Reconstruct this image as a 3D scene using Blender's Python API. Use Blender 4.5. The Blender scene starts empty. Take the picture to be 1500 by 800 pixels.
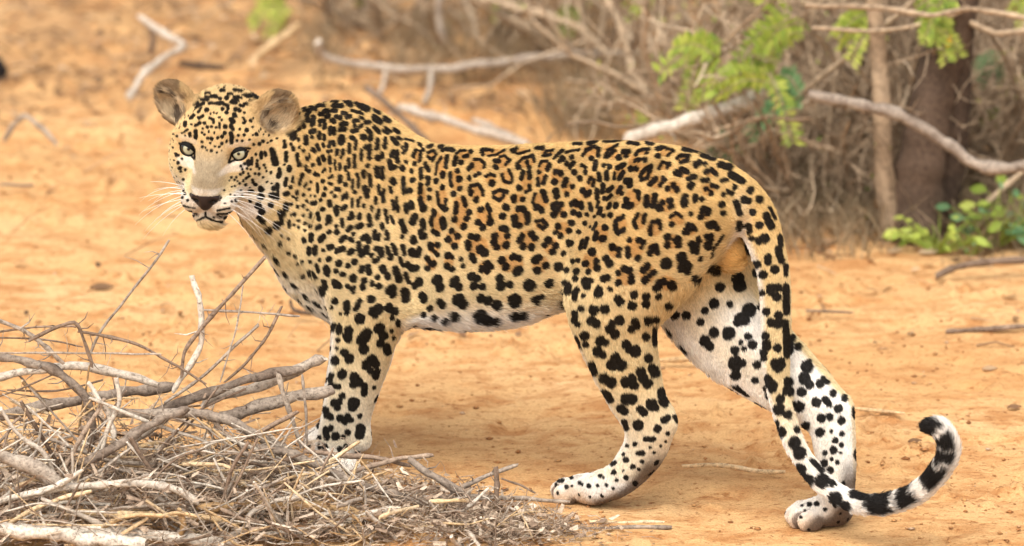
import bpy, bmesh, math, random

import numpy as np
from mathutils import Vector, Matrix
from mathutils.kdtree import KDTree
from mathutils.bvhtree import BVHTree

# ------------------------------------------------------------------ camera, sky, sun, exposure
PITCH = math.radians(15.0)
DIST = 9.5
FPX = 806.0 * DIST                       # focal length in photograph pixels (1500 wide)
TARGET = np.array([0.0, 0.0, 0.405])
CAM = TARGET + np.array([0.0, -DIST * math.cos(PITCH), DIST * math.sin(PITCH)])
SC = bpy.context.scene
COL = SC.collection
cd = bpy.data.cameras.new('camera'); cam = bpy.data.objects.new('camera', cd); COL.objects.link(cam)
cam.location = CAM; cam.rotation_euler = (math.pi / 2 - PITCH, 0, 0)
cd.sensor_width = 36.0; cd.lens = 36.0 * FPX / 1500.0
cd.clip_start = 0.1; cd.clip_end = 3000
cd.dof.use_dof = True; cd.dof.focus_distance = 9.42; cd.dof.aperture_fstop = 3.2
SC.camera = cam

SUN_EL, SUN_AZ = math.radians(58), math.radians(200)     # azimuth from +Y, clockwise: sun behind the camera
world = bpy.data.worlds.new('World'); SC.world = world; world.use_nodes = True
wn = world.node_tree; wn.nodes.clear()
sky = wn.nodes.new('ShaderNodeTexSky'); sky.sky_type = 'NISHITA'; sky.sun_disc = False
sky.sun_elevation = SUN_EL; sky.sun_rotation = SUN_AZ; sky.air_density = 1.0; sky.dust_density = 3.0; sky.ozone_density = 1.0
hs = wn.nodes.new('ShaderNodeHueSaturation'); hs.inputs['Saturation'].default_value = 0.22   # thin overcast: greyed sky
bg = wn.nodes.new('ShaderNodeBackground'); bg.inputs['Strength'].default_value = 0.13
wo = wn.nodes.new('ShaderNodeOutputWorld')
wn.links.new(sky.outputs[0], hs.inputs['Color']); wn.links.new(hs.outputs[0], bg.inputs[0]); wn.links.new(bg.outputs[0], wo.inputs[0])
sl = bpy.data.lights.new('sun', 'SUN'); sl.energy = 1.3; sl.angle = math.radians(50); sl.color = (1.0, 0.95, 0.86)
sun = bpy.data.objects.new('sun', sl); COL.objects.link(sun)
sd = Vector((math.sin(SUN_AZ) * math.cos(SUN_EL), math.cos(SUN_AZ) * math.cos(SUN_EL), math.sin(SUN_EL)))
sun.rotation_euler = sd.to_track_quat('Z', 'Y').to_euler()
SC.view_settings.view_transform = 'Standard'; SC.view_settings.look = 'None'
SC.view_settings.exposure = 1.15; SC.view_settings.gamma = 1.0; SC.view_settings.use_curve_mapping = False
SC.cycles.use_denoising = True
SC.cycles.max_bounces = 6; SC.cycles.diffuse_bounces = 3; SC.cycles.glossy_bounces = 2
SC.cycles.use_adaptive_sampling = True; SC.cycles.adaptive_threshold = 0.015

# ------------------------------------------------------------------ helpers
rng = np.random.default_rng(7)
random.seed(7)
CP, SP = math.cos(PITCH), math.sin(PITCH)

def ray(u, v):                            # photograph pixel -> world direction (unnormalised, depth 1)
    a, b = (u - 750.0) / FPX, (400.0 - v) / FPX
    return np.array([a, CP + b * SP, -SP + b * CP])

def ground_pt(u, v, z=0.0):               # where the pixel's ray meets the ground (or the height z)
    d = ray(u, v); return CAM + d * ((z - CAM[2]) / d[2])

def at_y(u, v, y):                        # where the pixel's ray meets the upright plane at depth y
    d = ray(u, v); return CAM + d * ((y - CAM[1]) / d[1])

def _hash(ix, iy, iz, seed):
    h = (ix.astype(np.int64) * 374761393 + iy.astype(np.int64) * 668265263 + iz.astype(np.int64) * 2147483647 + seed * 1274126177) & 0xffffffff
    h = ((h ^ (h >> 13)) * 1274126177) & 0xffffffff
    return ((h ^ (h >> 16)) & 0xffff) / 65535.0

def vnoise(x, y, z, seed=0):              # value noise in 0..1
    x, y, z = np.broadcast_arrays(np.asarray(x, float), np.asarray(y, float), np.asarray(z, float))
    ix, iy, iz = np.floor(x), np.floor(y), np.floor(z)
    fx, fy, fz = x - ix, y - iy, z - iz
    fx, fy, fz = fx * fx * (3 - 2 * fx), fy * fy * (3 - 2 * fy), fz * fz * (3 - 2 * fz)
    r = 0.0
    for dx in (0, 1):
        for dy in (0, 1):
            for dz in (0, 1):
                w = (fx if dx else 1 - fx) * (fy if dy else 1 - fy) * (fz if dz else 1 - fz)
                r = r + w * _hash(ix + dx, iy + dy, iz + dz, seed)
    return r

def fbm(x, y, z, octaves=4, seed=0):
    a, f, s, n = 1.0, 1.0, 0.0, 0.0
    for o in range(octaves):
        s = s + a * vnoise(x * f, y * f, z * f, seed + o * 17); n += a; a *= 0.5; f *= 2.07
    return s / n

def sstep(a, b, x):
    t = np.clip((x - a) / (b - a), 0, 1); return t * t * (3 - 2 * t)

def tag(o, label=None, cat=None, group=None, kind=None):
    if label: o['label'] = label
    if cat: o['category'] = cat
    if group: o['group'] = group
    if kind: o['kind'] = kind
    return o

def link(name, data, parent=None, mat=None):
    o = bpy.data.objects.new(name, data); COL.objects.link(o)
    if parent is not None: o.parent = parent
    if mat is not None and data is not None: data.materials.append(mat)
    return o

def mesh_np(name, verts, faces, smooth=True):
    """fast mesh: faces is an (n,k) int array or a list of such arrays"""
    me = bpy.data.meshes.new(name)
    fl = faces if isinstance(faces, list) else [faces]
    fl = [np.asarray(f) for f in fl if len(f)]
    verts = np.asarray(verts, np.float32)
    me.vertices.add(len(verts)); me.vertices.foreach_set('co', verts.ravel())
    loops = np.concatenate([f.ravel() for f in fl]).astype(np.int32)
    tot = np.concatenate([np.full(len(f), f.shape[1]) for f in fl]).astype(np.int32)
    st = np.concatenate([[0], np.cumsum(tot)[:-1]]).astype(np.int32)
    me.loops.add(len(loops)); me.loops.foreach_set('vertex_index', loops)
    me.polygons.add(len(tot)); me.polygons.foreach_set('loop_start', st)
    me.polygons.foreach_set('use_smooth', np.full(len(tot), smooth))
    me.update(calc_edges=True); me.validate()
    return me

def new_mat(name):
    m = bpy.data.materials.new(name); m.use_nodes = True
    nt = m.node_tree; b = nt.nodes['Principled BSDF']
    return m, nt, b

def N(nt, t, **kw):
    n = nt.nodes.new(t)
    for k, v in kw.items():
        if k in n.inputs: n.inputs[k].default_value = v
        else: setattr(n, k, v)
    return n

def ramp(nt, stops, interp='LINEAR'):
    n = nt.nodes.new('ShaderNodeValToRGB'); cr = n.color_ramp; cr.interpolation = interp
    while len(cr.elements) < len(stops): cr.elements.new(0.5)
    for e, (p, c) in zip(cr.elements, stops):
        e.position = p; e.color = (c[0], c[1], c[2], 1)
    return n

def catmull(P, n):
    """resample a polyline (k,d) smoothly, n samples a segment"""
    P = np.asarray(P, float); out = []
    Q = np.vstack([2 * P[0] - P[1], P, 2 * P[-1] - P[-2]])
    for i in range(1, len(Q) - 2):
        t = np.linspace(0, 1, n, endpoint=False)[:, None]
        a, b, c, d = Q[i - 1], Q[i], Q[i + 1], Q[i + 2]
        out.append(0.5 * (2 * b + (c - a) * t + (2 * a - 5 * b + 4 * c - d) * t ** 2 + (3 * b - a - 3 * c + d) * t ** 3))
    out.append(P[-1:]); return np.vstack(out)
# ------------------------------------------------------------------ leopard
# body frame: x forward along the spine, y to the animal's left, z up; it walks left and away from the camera
TH = math.radians(25.0)
HV = np.array([-math.cos(TH), math.sin(TH), 0.0]); LV = np.array([-math.sin(TH), -math.cos(TH), 0.0])
RB = np.vstack([HV, LV, [0, 0, 1.0]])        # world -> body

def bp(u, v, w):                              # photograph pixel on the body-frame plane y = w
    d = ray(u, v); t = (w - CAM @ LV) / (d @ LV)
    return RB @ (CAM + d * t)

def bground(u, v, z):                         # pixel at height z, in body frame
    return RB @ ground_pt(u, v, z)

PXM = 1.0 / 806.0

# ---- distance functions (all take an (n,3) array)
def ell(c, r, R=None):
    c = np.asarray(c, float); r = np.asarray(r, float)
    def f(p):
        q = p - c
        if R is not None: q = q @ R           # R columns are the ellipsoid's axes
        k0 = np.sqrt(((q / r) ** 2).sum(-1)); k1 = np.sqrt(((q / r ** 2) ** 2).sum(-1))
        return k0 * (k0 - 1) / np.maximum(k1, 1e-6)
    ext = r if R is None else np.abs(R) @ r
    return f, c - ext, c + ext

def tube(P, r, n=4, yscale=1.0):
    """tapered tube through P with radii r; yscale < 1 makes it thinner sideways"""
    A = catmull(np.column_stack([np.asarray(P, float), np.asarray(r, float)]), n).astype(np.float32)
    S = np.array([1, 1 / yscale, 1.0], np.float32)
    Q, rr = A[:, :3] * S, A[:, 3]
    def seg(i):
        a, ab, ra, rb = Q[i], Q[i + 1] - Q[i], rr[i], rr[i + 1]
        L2 = ab @ ab + 1e-12
        def g(p):
            q = p * S - a
            t = np.clip((q @ ab) / L2, 0, 1)
            q -= t[:, None] * ab
            return np.sqrt((q * q).sum(-1)) - (ra + t * (rb - ra))
        R = max(ra, rb)
        return g, np.minimum(A[i, :3], A[i + 1, :3]) - R, np.maximum(A[i, :3], A[i + 1, :3]) + R
    segs = [seg(i) for i in range(len(A) - 1)]
    def f(p):
        best = np.full(len(p), 1e3, np.float32)
        for g, lo, hi in segs: np.minimum(best, g(p), out=best)
        return best
    f.segs = segs
    lo = np.min([g[1] for g in segs], 0); hi = np.max([g[2] for g in segs], 0)
    return f, lo, hi

def loft(top, bot, half):
    """trunk: outline of its top and bottom (x,z) and half width by x"""
    top, bot, half = [np.array(sorted([tuple(map(float, q)) for q in a])) for a in (top, bot, half)]
    x0, x1 = max(top[0, 0], bot[0, 0]), min(top[-1, 0], bot[-1, 0])
    xs = np.linspace(x0, x1, 60)
    def sm(a):
        for _ in range(3): a = np.concatenate([a[:1], (a[:-2] + 2 * a[1:-1] + a[2:]) / 4, a[-1:]])
        return a
    zt, zb, hw = sm(np.interp(xs, *top.T)), sm(np.interp(xs, *bot.T)), np.interp(xs, *half.T)
    def f(p):
        x = np.clip(p[:, 0], x0, x1)
        t, b, h = np.interp(x, xs, zt), np.interp(x, xs, zb), np.interp(x, xs, hw)
        c, a = (t + b) / 2, (t - b) / 2
        zz = (p[:, 2] - c) / a
        hh = h * (1 - 0.16 * np.clip(zz, -1, 1) - 0.0)       # a little broader below the middle
        k = np.sqrt((np.abs(p[:, 1] / hh)) ** 2.15 + np.abs(zz) ** 2.15 + 1e-9) ** (2 / 2.15)
        d = (k - 1) * np.minimum(a, h)
        ex = np.abs(p[:, 0] - x)
        return np.where(ex > 0, np.sqrt(np.maximum(d, 0) ** 2 + ex ** 2) + np.minimum(d, 0), d)
    lo = np.array([x0, -hw.max() * 1.2, zb.min()]); hi = np.array([x1, hw.max() * 1.2, zt.max()])
    return f, lo, hi

PRIMS = []        # (function, lo, hi, blend, sign, part)
def add(prim, k=0.03, part='torso', sign=1):
    PRIMS.append((prim[0], np.asarray(prim[1]), np.asarray(prim[2]), k, sign, part))

# trunk, from its outline in the photograph on the mid plane
top_px = [(445, 185), (475, 165), (510, 160), (542, 176), (575, 196), (610, 207), (660, 211), (730, 211), (800, 207), (870, 203), (930, 203), (985, 211), (1035, 230), (1072, 257), (1100, 292)]
bot_px = [(445, 400), (475, 435), (520, 462), (595, 468), (650, 475), (705, 478), (760, 473), (800, 462), (840, 446), (900, 420), (960, 400), (1020, 380), (1072, 345), (1100, 318)]
tp = [bp(u, v + 5, 0)[[0, 2]] for u, v in top_px]; bt = [bp(u, v, 0)[[0, 2]] for u, v in bot_px]
hx = [bp(u, 300, 0)[0] for u in (1100, 1060, 1000, 930, 850, 760, 680, 600, 520, 460)]
add(loft(tp, bt, list(zip(hx, (.045, .075, .092, .095, .094, .108, .120, .120, .105, .08)))))
# shoulder blades
for sg in (1, -1):
    fo = np.array([0, 0, 0]) if sg > 0 else np.array([.034, 0, -.042])
    add(tube([bp(512, 194, .045) * (1, sg, 1) + fo, bp(506, 250, .085) * (1, sg, 1) + fo, bp(487, 350, .09) * (1, sg, 1)], (.048, .058, .064), 5, .8), .06, 'shoulder')
# neck and chest
add(tube([bp(530, 275, 0), bp(470, 262, .02), bp(425, 252, .055), bp(385, 240, .085)], (.125, .126, .102, .080), 5), .05, 'neck')
add(tube([bp(400, 290, .085), bp(432, 345, .04), bp(468, 392, .015), bp(515, 415, 0)], (.062, .062, .062, .07), 4), .05, 'chest')

def foot_z(P, r): return np.array([P[0], P[1], r])
# near (left) fore leg
add(tube([bp(500, 330, .095), bp(530, 400, .10), bp(536, 455, .098), bp(531, 510, .092), bp(519, 560, .088), bp(508, 605, .086), bp(498, 645, .085), bp(489, 678, .085)],
         np.array([70, 65, 55, 46, 40, 36.5, 34.5, 31]) * PXM, 4, .82), .035, 'leg')
add(ell(bp(578, 425, .095), (.045, .035, .05)), .04, 'leg')                     # elbow
add(ell(bp(532, 642, .088), (.016, .016, .022)), .018, 'leg')                    # wrist pad
fp = bground(486, 697, 0.02)
PAWS = []
def paw(c, ang, k=1.0, part='foot', lift=0.0):
    """toes and pad: c the middle of the foot on the ground, ang its heading in the body frame"""
    ca, sa = math.cos(ang), math.sin(ang)
    F = np.array([ca, sa, 0]); S = np.array([-sa, ca, 0])
    c = np.array([c[0], c[1], 0.0])
    R = np.column_stack([F, S, [0, 0, 1.0]]); PAWS.append((c, F, S, k))
    add(ell(c - F * .004 * k + (0, 0, .026 * k), (.046 * k, .039 * k, .027 * k), R), .018, part)
    for i, (o, fw) in enumerate(((-.031, .027), (-.0115, .041), (.0115, .041), (.031, .027))):
        add(ell(c + F * fw * k + S * o * k + (0, 0, .019 * k), (.024 * k, .0120 * k, .0205 * k), R), .0035, part)
    add(ell(c - F * .030 * k + (0, 0, .030 * k), (.026 * k, .026 * k, .026 * k), R), .02, part)
paw(fp + (.002, 0, 0), .1)
# far (right) fore leg, one step ahead and hidden behind the near one
def sw(P, w): return np.array([P[0], w, P[2]])
far = [bp(495, 345, -.07), bp(520, 420, -.075), bp(522, 470, -.07), bp(517, 520, -.065), bp(508, 565, -.062), bp(501, 605, -.06), bp(497, 638, -.06), bp(494, 660, -.06)]
add(tube(far, np.array([60, 50, 40, 36, 33, 30, 28, 27]) * PXM, 4, .82), .035, 'leg')
q = far[-1]; paw(np.array([q[0] + .0, q[1], 0]), -.05)
add(tube([q, np.array([q[0] + .01, q[1], .03])], (.034, .03), 3), .02, 'leg')
# folds: behind the shoulder and along the shoulder blade
add(tube([bp(585, 235, .118), bp(598, 300, .135), bp(604, 370, .135), bp(602, 432, .12)], (.010, .017, .019, .014), 5), .05, 'fold', -1)
add(tube([bp(455, 215, .125), bp(452, 270, .135), bp(462, 330, .13)], (.008, .013, .008), 5), .05, 'fold', -1)
# near (left) hind leg
add(tube([bp(985, 312, .055), bp(945, 365, .082), bp(903, 425, .095), bp(900, 470, .094), bp(913, 525, .085), bp(930, 575, .075), bp(949, 615, .066), bp(948, 648, .06), bp(932, 676, .057), bp(905, 703, .056), bp(872, 716, .056)],
         np.array([90, 88, 77, 63, 52, 43, 38, 33, 29, 25, 23]) * PXM, 4, .8), .035, 'leg')
add(ell(bp(978, 618, .066), (.016, .014, .022)), .02, 'leg')                     # hock
paw(bground(857, 725, 0.012) + (.002, 0, 0), .05, .93)
# far (right) hind leg, stretched back
add(tube([bp(1010, 320, -.045), bp(1020, 390, -.06), bp(1045, 450, -.06), bp(1090, 505, -.052), bp(1140, 545, -.045), bp(1190, 585, -.036), bp(1216, 615, -.028), bp(1222, 650, -.022), bp(1227, 690, -.016), bp(1224, 730, -.012)],
         np.array([90, 88, 76, 66, 56, 43, 35, 31, 27, 25]) * PXM, 4, .8), .035, 'leg')
add(ell(bp(1236, 596, -.033), (.015, .014, .02)), .02, 'leg')
paw(bground(1203, 760, 0.012), .62, .98)
# tail
tail_px = [(1055, 272, 0), (1088, 293, 0), (1112, 330, .005), (1132, 395, .02), (1137, 470, .03), (1137, 540, .038), (1147, 600, .045), (1165, 652, .05), (1201, 704, .055), (1250, 735, .06), (1300, 738, .06), (1347, 719, .055), (1380, 684, .05), (1390, 652, .045), (1377, 627, .045), (1360, 624, .045)]
tail_r = np.array([34, 31, 28, 23, 21, 18.5, 15.5, 14.5, 14.5, 14, 14.5, 15, 15.5, 15.5, 14.5, 11]) * PXM
TAIL = np.array([bp(u, v, w) for u, v, w in tail_px])
TAIL[:, 2] = np.maximum(TAIL[:, 2], tail_r + .006)
add(tube(TAIL, tail_r, 5), .022, 'tail')
# scrotum under the tail
SCRO = bp(1069, 371, .012)
add(ell(SCRO, (.030, .030, .031)), .012, 'scro')

# ---- head: own frame, origin between the eyes, x to the animal's right, y out of the face, z up
psi, dlt, rol = math.radians(11), math.radians(13), math.radians(3)
F0 = np.array([-math.sin(psi), -math.cos(psi), 0]); X0 = np.array([-math.cos(psi), math.sin(psi), 0]); Z0 = np.array([0, 0, 1.0])
Fh = F0 * math.cos(dlt) - Z0 * math.sin(dlt); Zh = Z0 * math.cos(dlt) + F0 * math.sin(dlt)
Xh, Zh = X0 * math.cos(rol) - Zh * math.sin(rol) * -1, Zh * math.cos(rol) - X0 * math.sin(rol)
RH = RB @ np.column_stack([Xh, Fh, Zh])                # head -> body
EYE0 = bp(315, 218, .20)
def hp(x, y, z): return EYE0 + RH @ np.array([x, y, z], float)
def hell(c, r, k=.02, sign=1, R=None, part='head'):
    add(ell(hp(*c), r, RH if R is None else RH @ R), k, part, sign)
def htube(P, r, k=.02, sign=1, n=4, part='head'):
    add(tube([hp(*c) for c in P], r, n), k, part, sign)
def rot(ax, a):
    return np.array(Matrix.Rotation(a, 3, ax))

hell((0, -.085, .008), (.076, .088, .066), .03)
hell((0, -.030, .018), (.058, .052, .040), .03)
htube([(0, -.02, .012), (0, .020, -.006), (0, .055, -.036), (0, .070, -.050)], (.036, .031, .027, .022), .02)
hell((0, .022, -.062), (.047, .050, .036), .02)
hell((0, .048, -.108), (.031, .027, .020), .016)
hell((0, -.012, -.088), (.048, .062, .032), .02)
for sg in (1, -1):
    hell((sg * .053, -.048, -.026), (.040, .056, .050), .03)
    hell((sg * .050, -.052, -.066), (.040, .056, .044), .03)
    hell((sg * .0245, .050, -.076), (.0265, .034, .0260), .010)
    hell((sg * .042, -.010, .021), (.028, .018, .013), .022)
    hell((sg * .044, -.004, -.034), (.033, .033, .031), .024)
    hell((sg * .047, -.010, .000), (.023, .020, .019), .012)
# nose pad, nostrils, mouth
hell((0, .080, -.059), (.0265, .0135, .0120), .006)
hell((0, .082, -.070), (.011, .012, .014), .006)
for sg in (1, -1):
    hell((sg * .0165, .091, -.0625), (.0072, .010, .0050), .004, -1)
    htube([(sg * .001, .086, -.093), (sg * .014, .078, -.1005), (sg * .032, .060, -.1020), (sg * .046, .030, -.098)], (.0042, .0045, .0045, .003), .006, -1)
htube([(0, .094, -.076), (0, .090, -.094)], (.0032, .0036), .005, -1)
for sg in (1, -1):                                # eye sockets
    hell((sg * .046, .025, .000), (.0185, .014, .0125), .005, -1, rot('Y', -sg * math.radians(22)))
# ears: cupped shells
EARS = []
for sg in (1, -1):
    up = np.array([sg * .60, -.16, .78]); up /= np.linalg.norm(up)
    fw = np.array([sg * .42, .90, .0]); fw -= up * (fw @ up); fw /= np.linalg.norm(fw)
    sd_ = np.cross(fw, up)
    Re = np.column_stack([sd_, fw, up])
    c = np.array([sg * .092, -.088, .040])
    hell(c, (.040, .022, .046), .016, 1, Re, 'ear')
    hell(c + fw * .022 + up * .006, (.030, .024, .035), .008, -1, Re, 'ear')
    EARS.append((c, Re))

# ---- grid of distances, blended primitive by primitive
HG = 0.003
glo = np.array([-1.00, -.22, -.006]); ghi = np.array([.66, .36, .80])
for f_, lo, hi, k, sg, pt in PRIMS: glo = np.minimum(glo, lo - .02); ghi = np.maximum(ghi, hi + .02)
glo[2] = -.012
nn = np.ceil((ghi - glo) / HG).astype(int) + 1
axs = [glo[i] + HG * np.arange(nn[i]) for i in range(3)]
Fg = np.full(nn, 0.5, np.float32)
def smin(a, b, k):
    h = np.maximum(k - np.abs(a - b), 0) / k
    return np.minimum(a, b) - h * h * k * 0.25
axs = [a.astype(np.float32) for a in axs]
def window(lo, hi, m):
    i0 = np.maximum(np.floor((lo - m - glo) / HG).astype(int), 0); i1 = np.minimum(np.ceil((hi + m - glo) / HG).astype(int) + 1, nn)
    return tuple(slice(a, b) for a, b in zip(i0, i1))
def grid_eval(f, sl_):
    X, Y, Z = np.meshgrid(*[axs[i][sl_[i]] for i in range(3)], indexing='ij')
    return f(np.column_stack([X.ravel(), Y.ravel(), Z.ravel()])).reshape(X.shape).astype(np.float32)
for f_, lo, hi, k, sg, pt in [p for p in PRIMS if p[4] > 0] + [p for p in PRIMS if p[4] < 0]:
    m = k * 0.5 + 3 * HG + .004
    sl_ = window(lo, hi, m)
    if hasattr(f_, 'segs'):
        d = np.full([a.stop - a.start for a in sl_], .5, np.float32)
        for g, l2, h2 in f_.segs:
            s2 = window(l2, h2, m); loc = tuple(slice(a.start - b.start, a.stop - b.start) for a, b in zip(s2, sl_))
            d[loc] = np.minimum(d[loc], grid_eval(g, s2))
    else: d = grid_eval(f_, sl_)
    if sg > 0: Fg[sl_] = smin(Fg[sl_], d, k)
    else: Fg[sl_] = -smin(-Fg[sl_], d, k)

def surface_nets(F, lo, h):
    ins = F < 0
    cnt = np.zeros(tuple(np.array(F.shape) - 1), np.int8)
    for a in (0, 1):
        for b in (0, 1):
            for c in (0, 1):
                cnt += ins[a:F.shape[0] - 1 + a, b:F.shape[1] - 1 + b, c:F.shape[2] - 1 + c]
    act = np.argwhere((cnt > 0) & (cnt < 8))
    idx = np.full(cnt.shape, -1, np.int32); idx[tuple(act.T)] = np.arange(len(act))
    acc = np.zeros((len(act), 3)); n = np.zeros(len(act))
    corners = [(a, b, c) for a in (0, 1) for b in (0, 1) for c in (0, 1)]
    val = {c: F[act[:, 0] + c[0], act[:, 1] + c[1], act[:, 2] + c[2]].astype(float) for c in corners}
    for c in corners:
        for ax in range(3):
            if c[ax] == 0:
                e = list(c); e[ax] = 1; e = tuple(e)
                va, vb = val[c], val[e]; cr = (va < 0) != (vb < 0)
                t = np.where(cr, va / np.where(cr, va - vb, 1), 0)
                p = np.tile(np.array(c, float), (len(act), 1)); p[:, ax] += t
                acc[cr] += p[cr]; n[cr] += 1
    V = lo + h * (act + acc / n[:, None])
    quads = []
    for ax in range(3):
        o1, o2 = (ax + 1) % 3, (ax + 2) % 3
        s0 = [slice(None)] * 3; s1 = [slice(None)] * 3; s0[ax] = slice(0, -1); s1[ax] = slice(1, None)
        ch = ins[tuple(s0)] != ins[tuple(s1)]
        e = np.argwhere(ch)
        e = e[(e[:, o1] > 0) & (e[:, o2] > 0) & (e[:, o1] < F.shape[o1] - 1) & (e[:, o2] < F.shape[o2] - 1)]
        flip = ins[tuple(e.T)]
        def cell(d1, d2):
            c = e.copy(); c[:, o1] -= d1; c[:, o2] -= d2; return idx[tuple(c.T)]
        q = np.column_stack([cell(1, 1), cell(0, 1), cell(0, 0), cell(1, 0)])
        q[~flip] = q[~flip][:, ::-1]
        quads.append(q)
    return V, np.vstack(quads)

LV_, LQ = surface_nets(Fg, glo, HG)
# keep the largest shell only (drops anything cut loose), then one smoothing pass
def vert_normals(V, Q):
    fn = np.cross(V[Q[:, 2]] - V[Q[:, 0]], V[Q[:, 3]] - V[Q[:, 1]])
    n = np.zeros_like(V)
    for i in range(4): np.add.at(n, Q[:, i], fn)
    return n / np.maximum(np.linalg.norm(n, axis=1, keepdims=True), 1e-12), fn
def smooth(V, Q, f, wt=None):
    a = np.concatenate([Q[:, i] for i in range(4)] * 2); b = np.concatenate([Q[:, (i + 1) % 4] for i in range(4)] + [Q[:, (i - 1) % 4] for i in range(4)])
    c = np.bincount(a, minlength=len(V))
    s = np.column_stack([np.bincount(a, V[b, j], minlength=len(V)) for j in range(3)])
    d = f * (s / c[:, None] - V)
    return V + (d if wt is None else d * wt[:, None])
LV_ = smooth(LV_, LQ, .5); LV_ = smooth(LV_, LQ, -.3); LV_ = smooth(LV_, LQ, .4)
hd = np.linalg.norm(LV_ - hp(0, -.03, -.02), axis=1)
wt = sstep(.14, .19, hd) * sstep(.05, .09, LV_[:, 2])          # smooth the trunk and limbs, keep face and feet crisp
for _ in range(26): LV_ = smooth(LV_, LQ, .6, wt)
LN, FN = vert_normals(LV_, LQ)
# ---- regions on the coat, for any points p (body frame) with normals n
F_TORSO = PRIMS[0][0]
F_TAIL = [p for p in PRIMS if p[5] == 'tail'][0][0]
TC = catmull(TAIL, 10); TCL = np.concatenate([[0], np.cumsum(np.linalg.norm(np.diff(TC, axis=0), axis=1))]); TLEN = TCL[-1]
NOSE = hp(0, .085, -.058)

def tail_param(p):
    t = np.zeros(len(p)); d = np.full(len(p), 9.0)
    for i in range(0, len(TC)):
        e = ((p - TC[i]) ** 2).sum(1); m = e < d; d[m] = e[m]; t[m] = TCL[i]
    return t

def regions(p, n):
    q = (p - EYE0) @ RH
    head = sstep(.155, .125, np.linalg.norm((q - (0, -.045, -.02)) * (1, .95, 1.02), axis=1))
    ear = np.zeros(len(p)); earin = np.zeros(len(p))
    for c, Re in EARS:
        e = (q - c) @ Re
        w = sstep(1.45, 1.10, np.sqrt(((e / (.040, .030, .046)) ** 2).sum(1))) * sstep(-.052, -.026, e[:, 2])
        ear = np.maximum(ear, w)
        nl = (n @ RH) @ Re
        earin = np.maximum(earin, w * sstep(.0, .5, nl[:, 1]) * sstep(1.0, .72, np.sqrt((e[:, 0] / .036) ** 2 + ((e[:, 2] - .004) / .041) ** 2)))
    tl = (F_TAIL(p) < .010) & (p[:, 0] < -.42)
    tt = np.where(tl, 0, 0.0)
    if tl.any(): tt = np.zeros(len(p)); tt[tl] = tail_param(p[tl])
    tl = tl & (tt > .10)
    dt = F_TORSO(p)
    leg = sstep(.006, .03, dt) * (~tl) * (1 - head) * ((p[:, 2] < .34) | (p[:, 0] < -.1)) * (p[:, 2] < .46)
    return dict(q=q, head=head * (1 - ear), ear=ear, earin=earin, tail=tl.astype(float), tt=tt, leg=leg, dt=dt)

def mix(a, b, t): return a + (np.asarray(b) - a) * t[:, None]

TAN = np.array([.535, .345, .137]); PALE = np.array([.635, .495, .272]); WHITE = np.array([.80, .74, .66])
FILL = np.array([.44, .215, .062]); BLACK = np.array([.0055, .0042, .0038])

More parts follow.
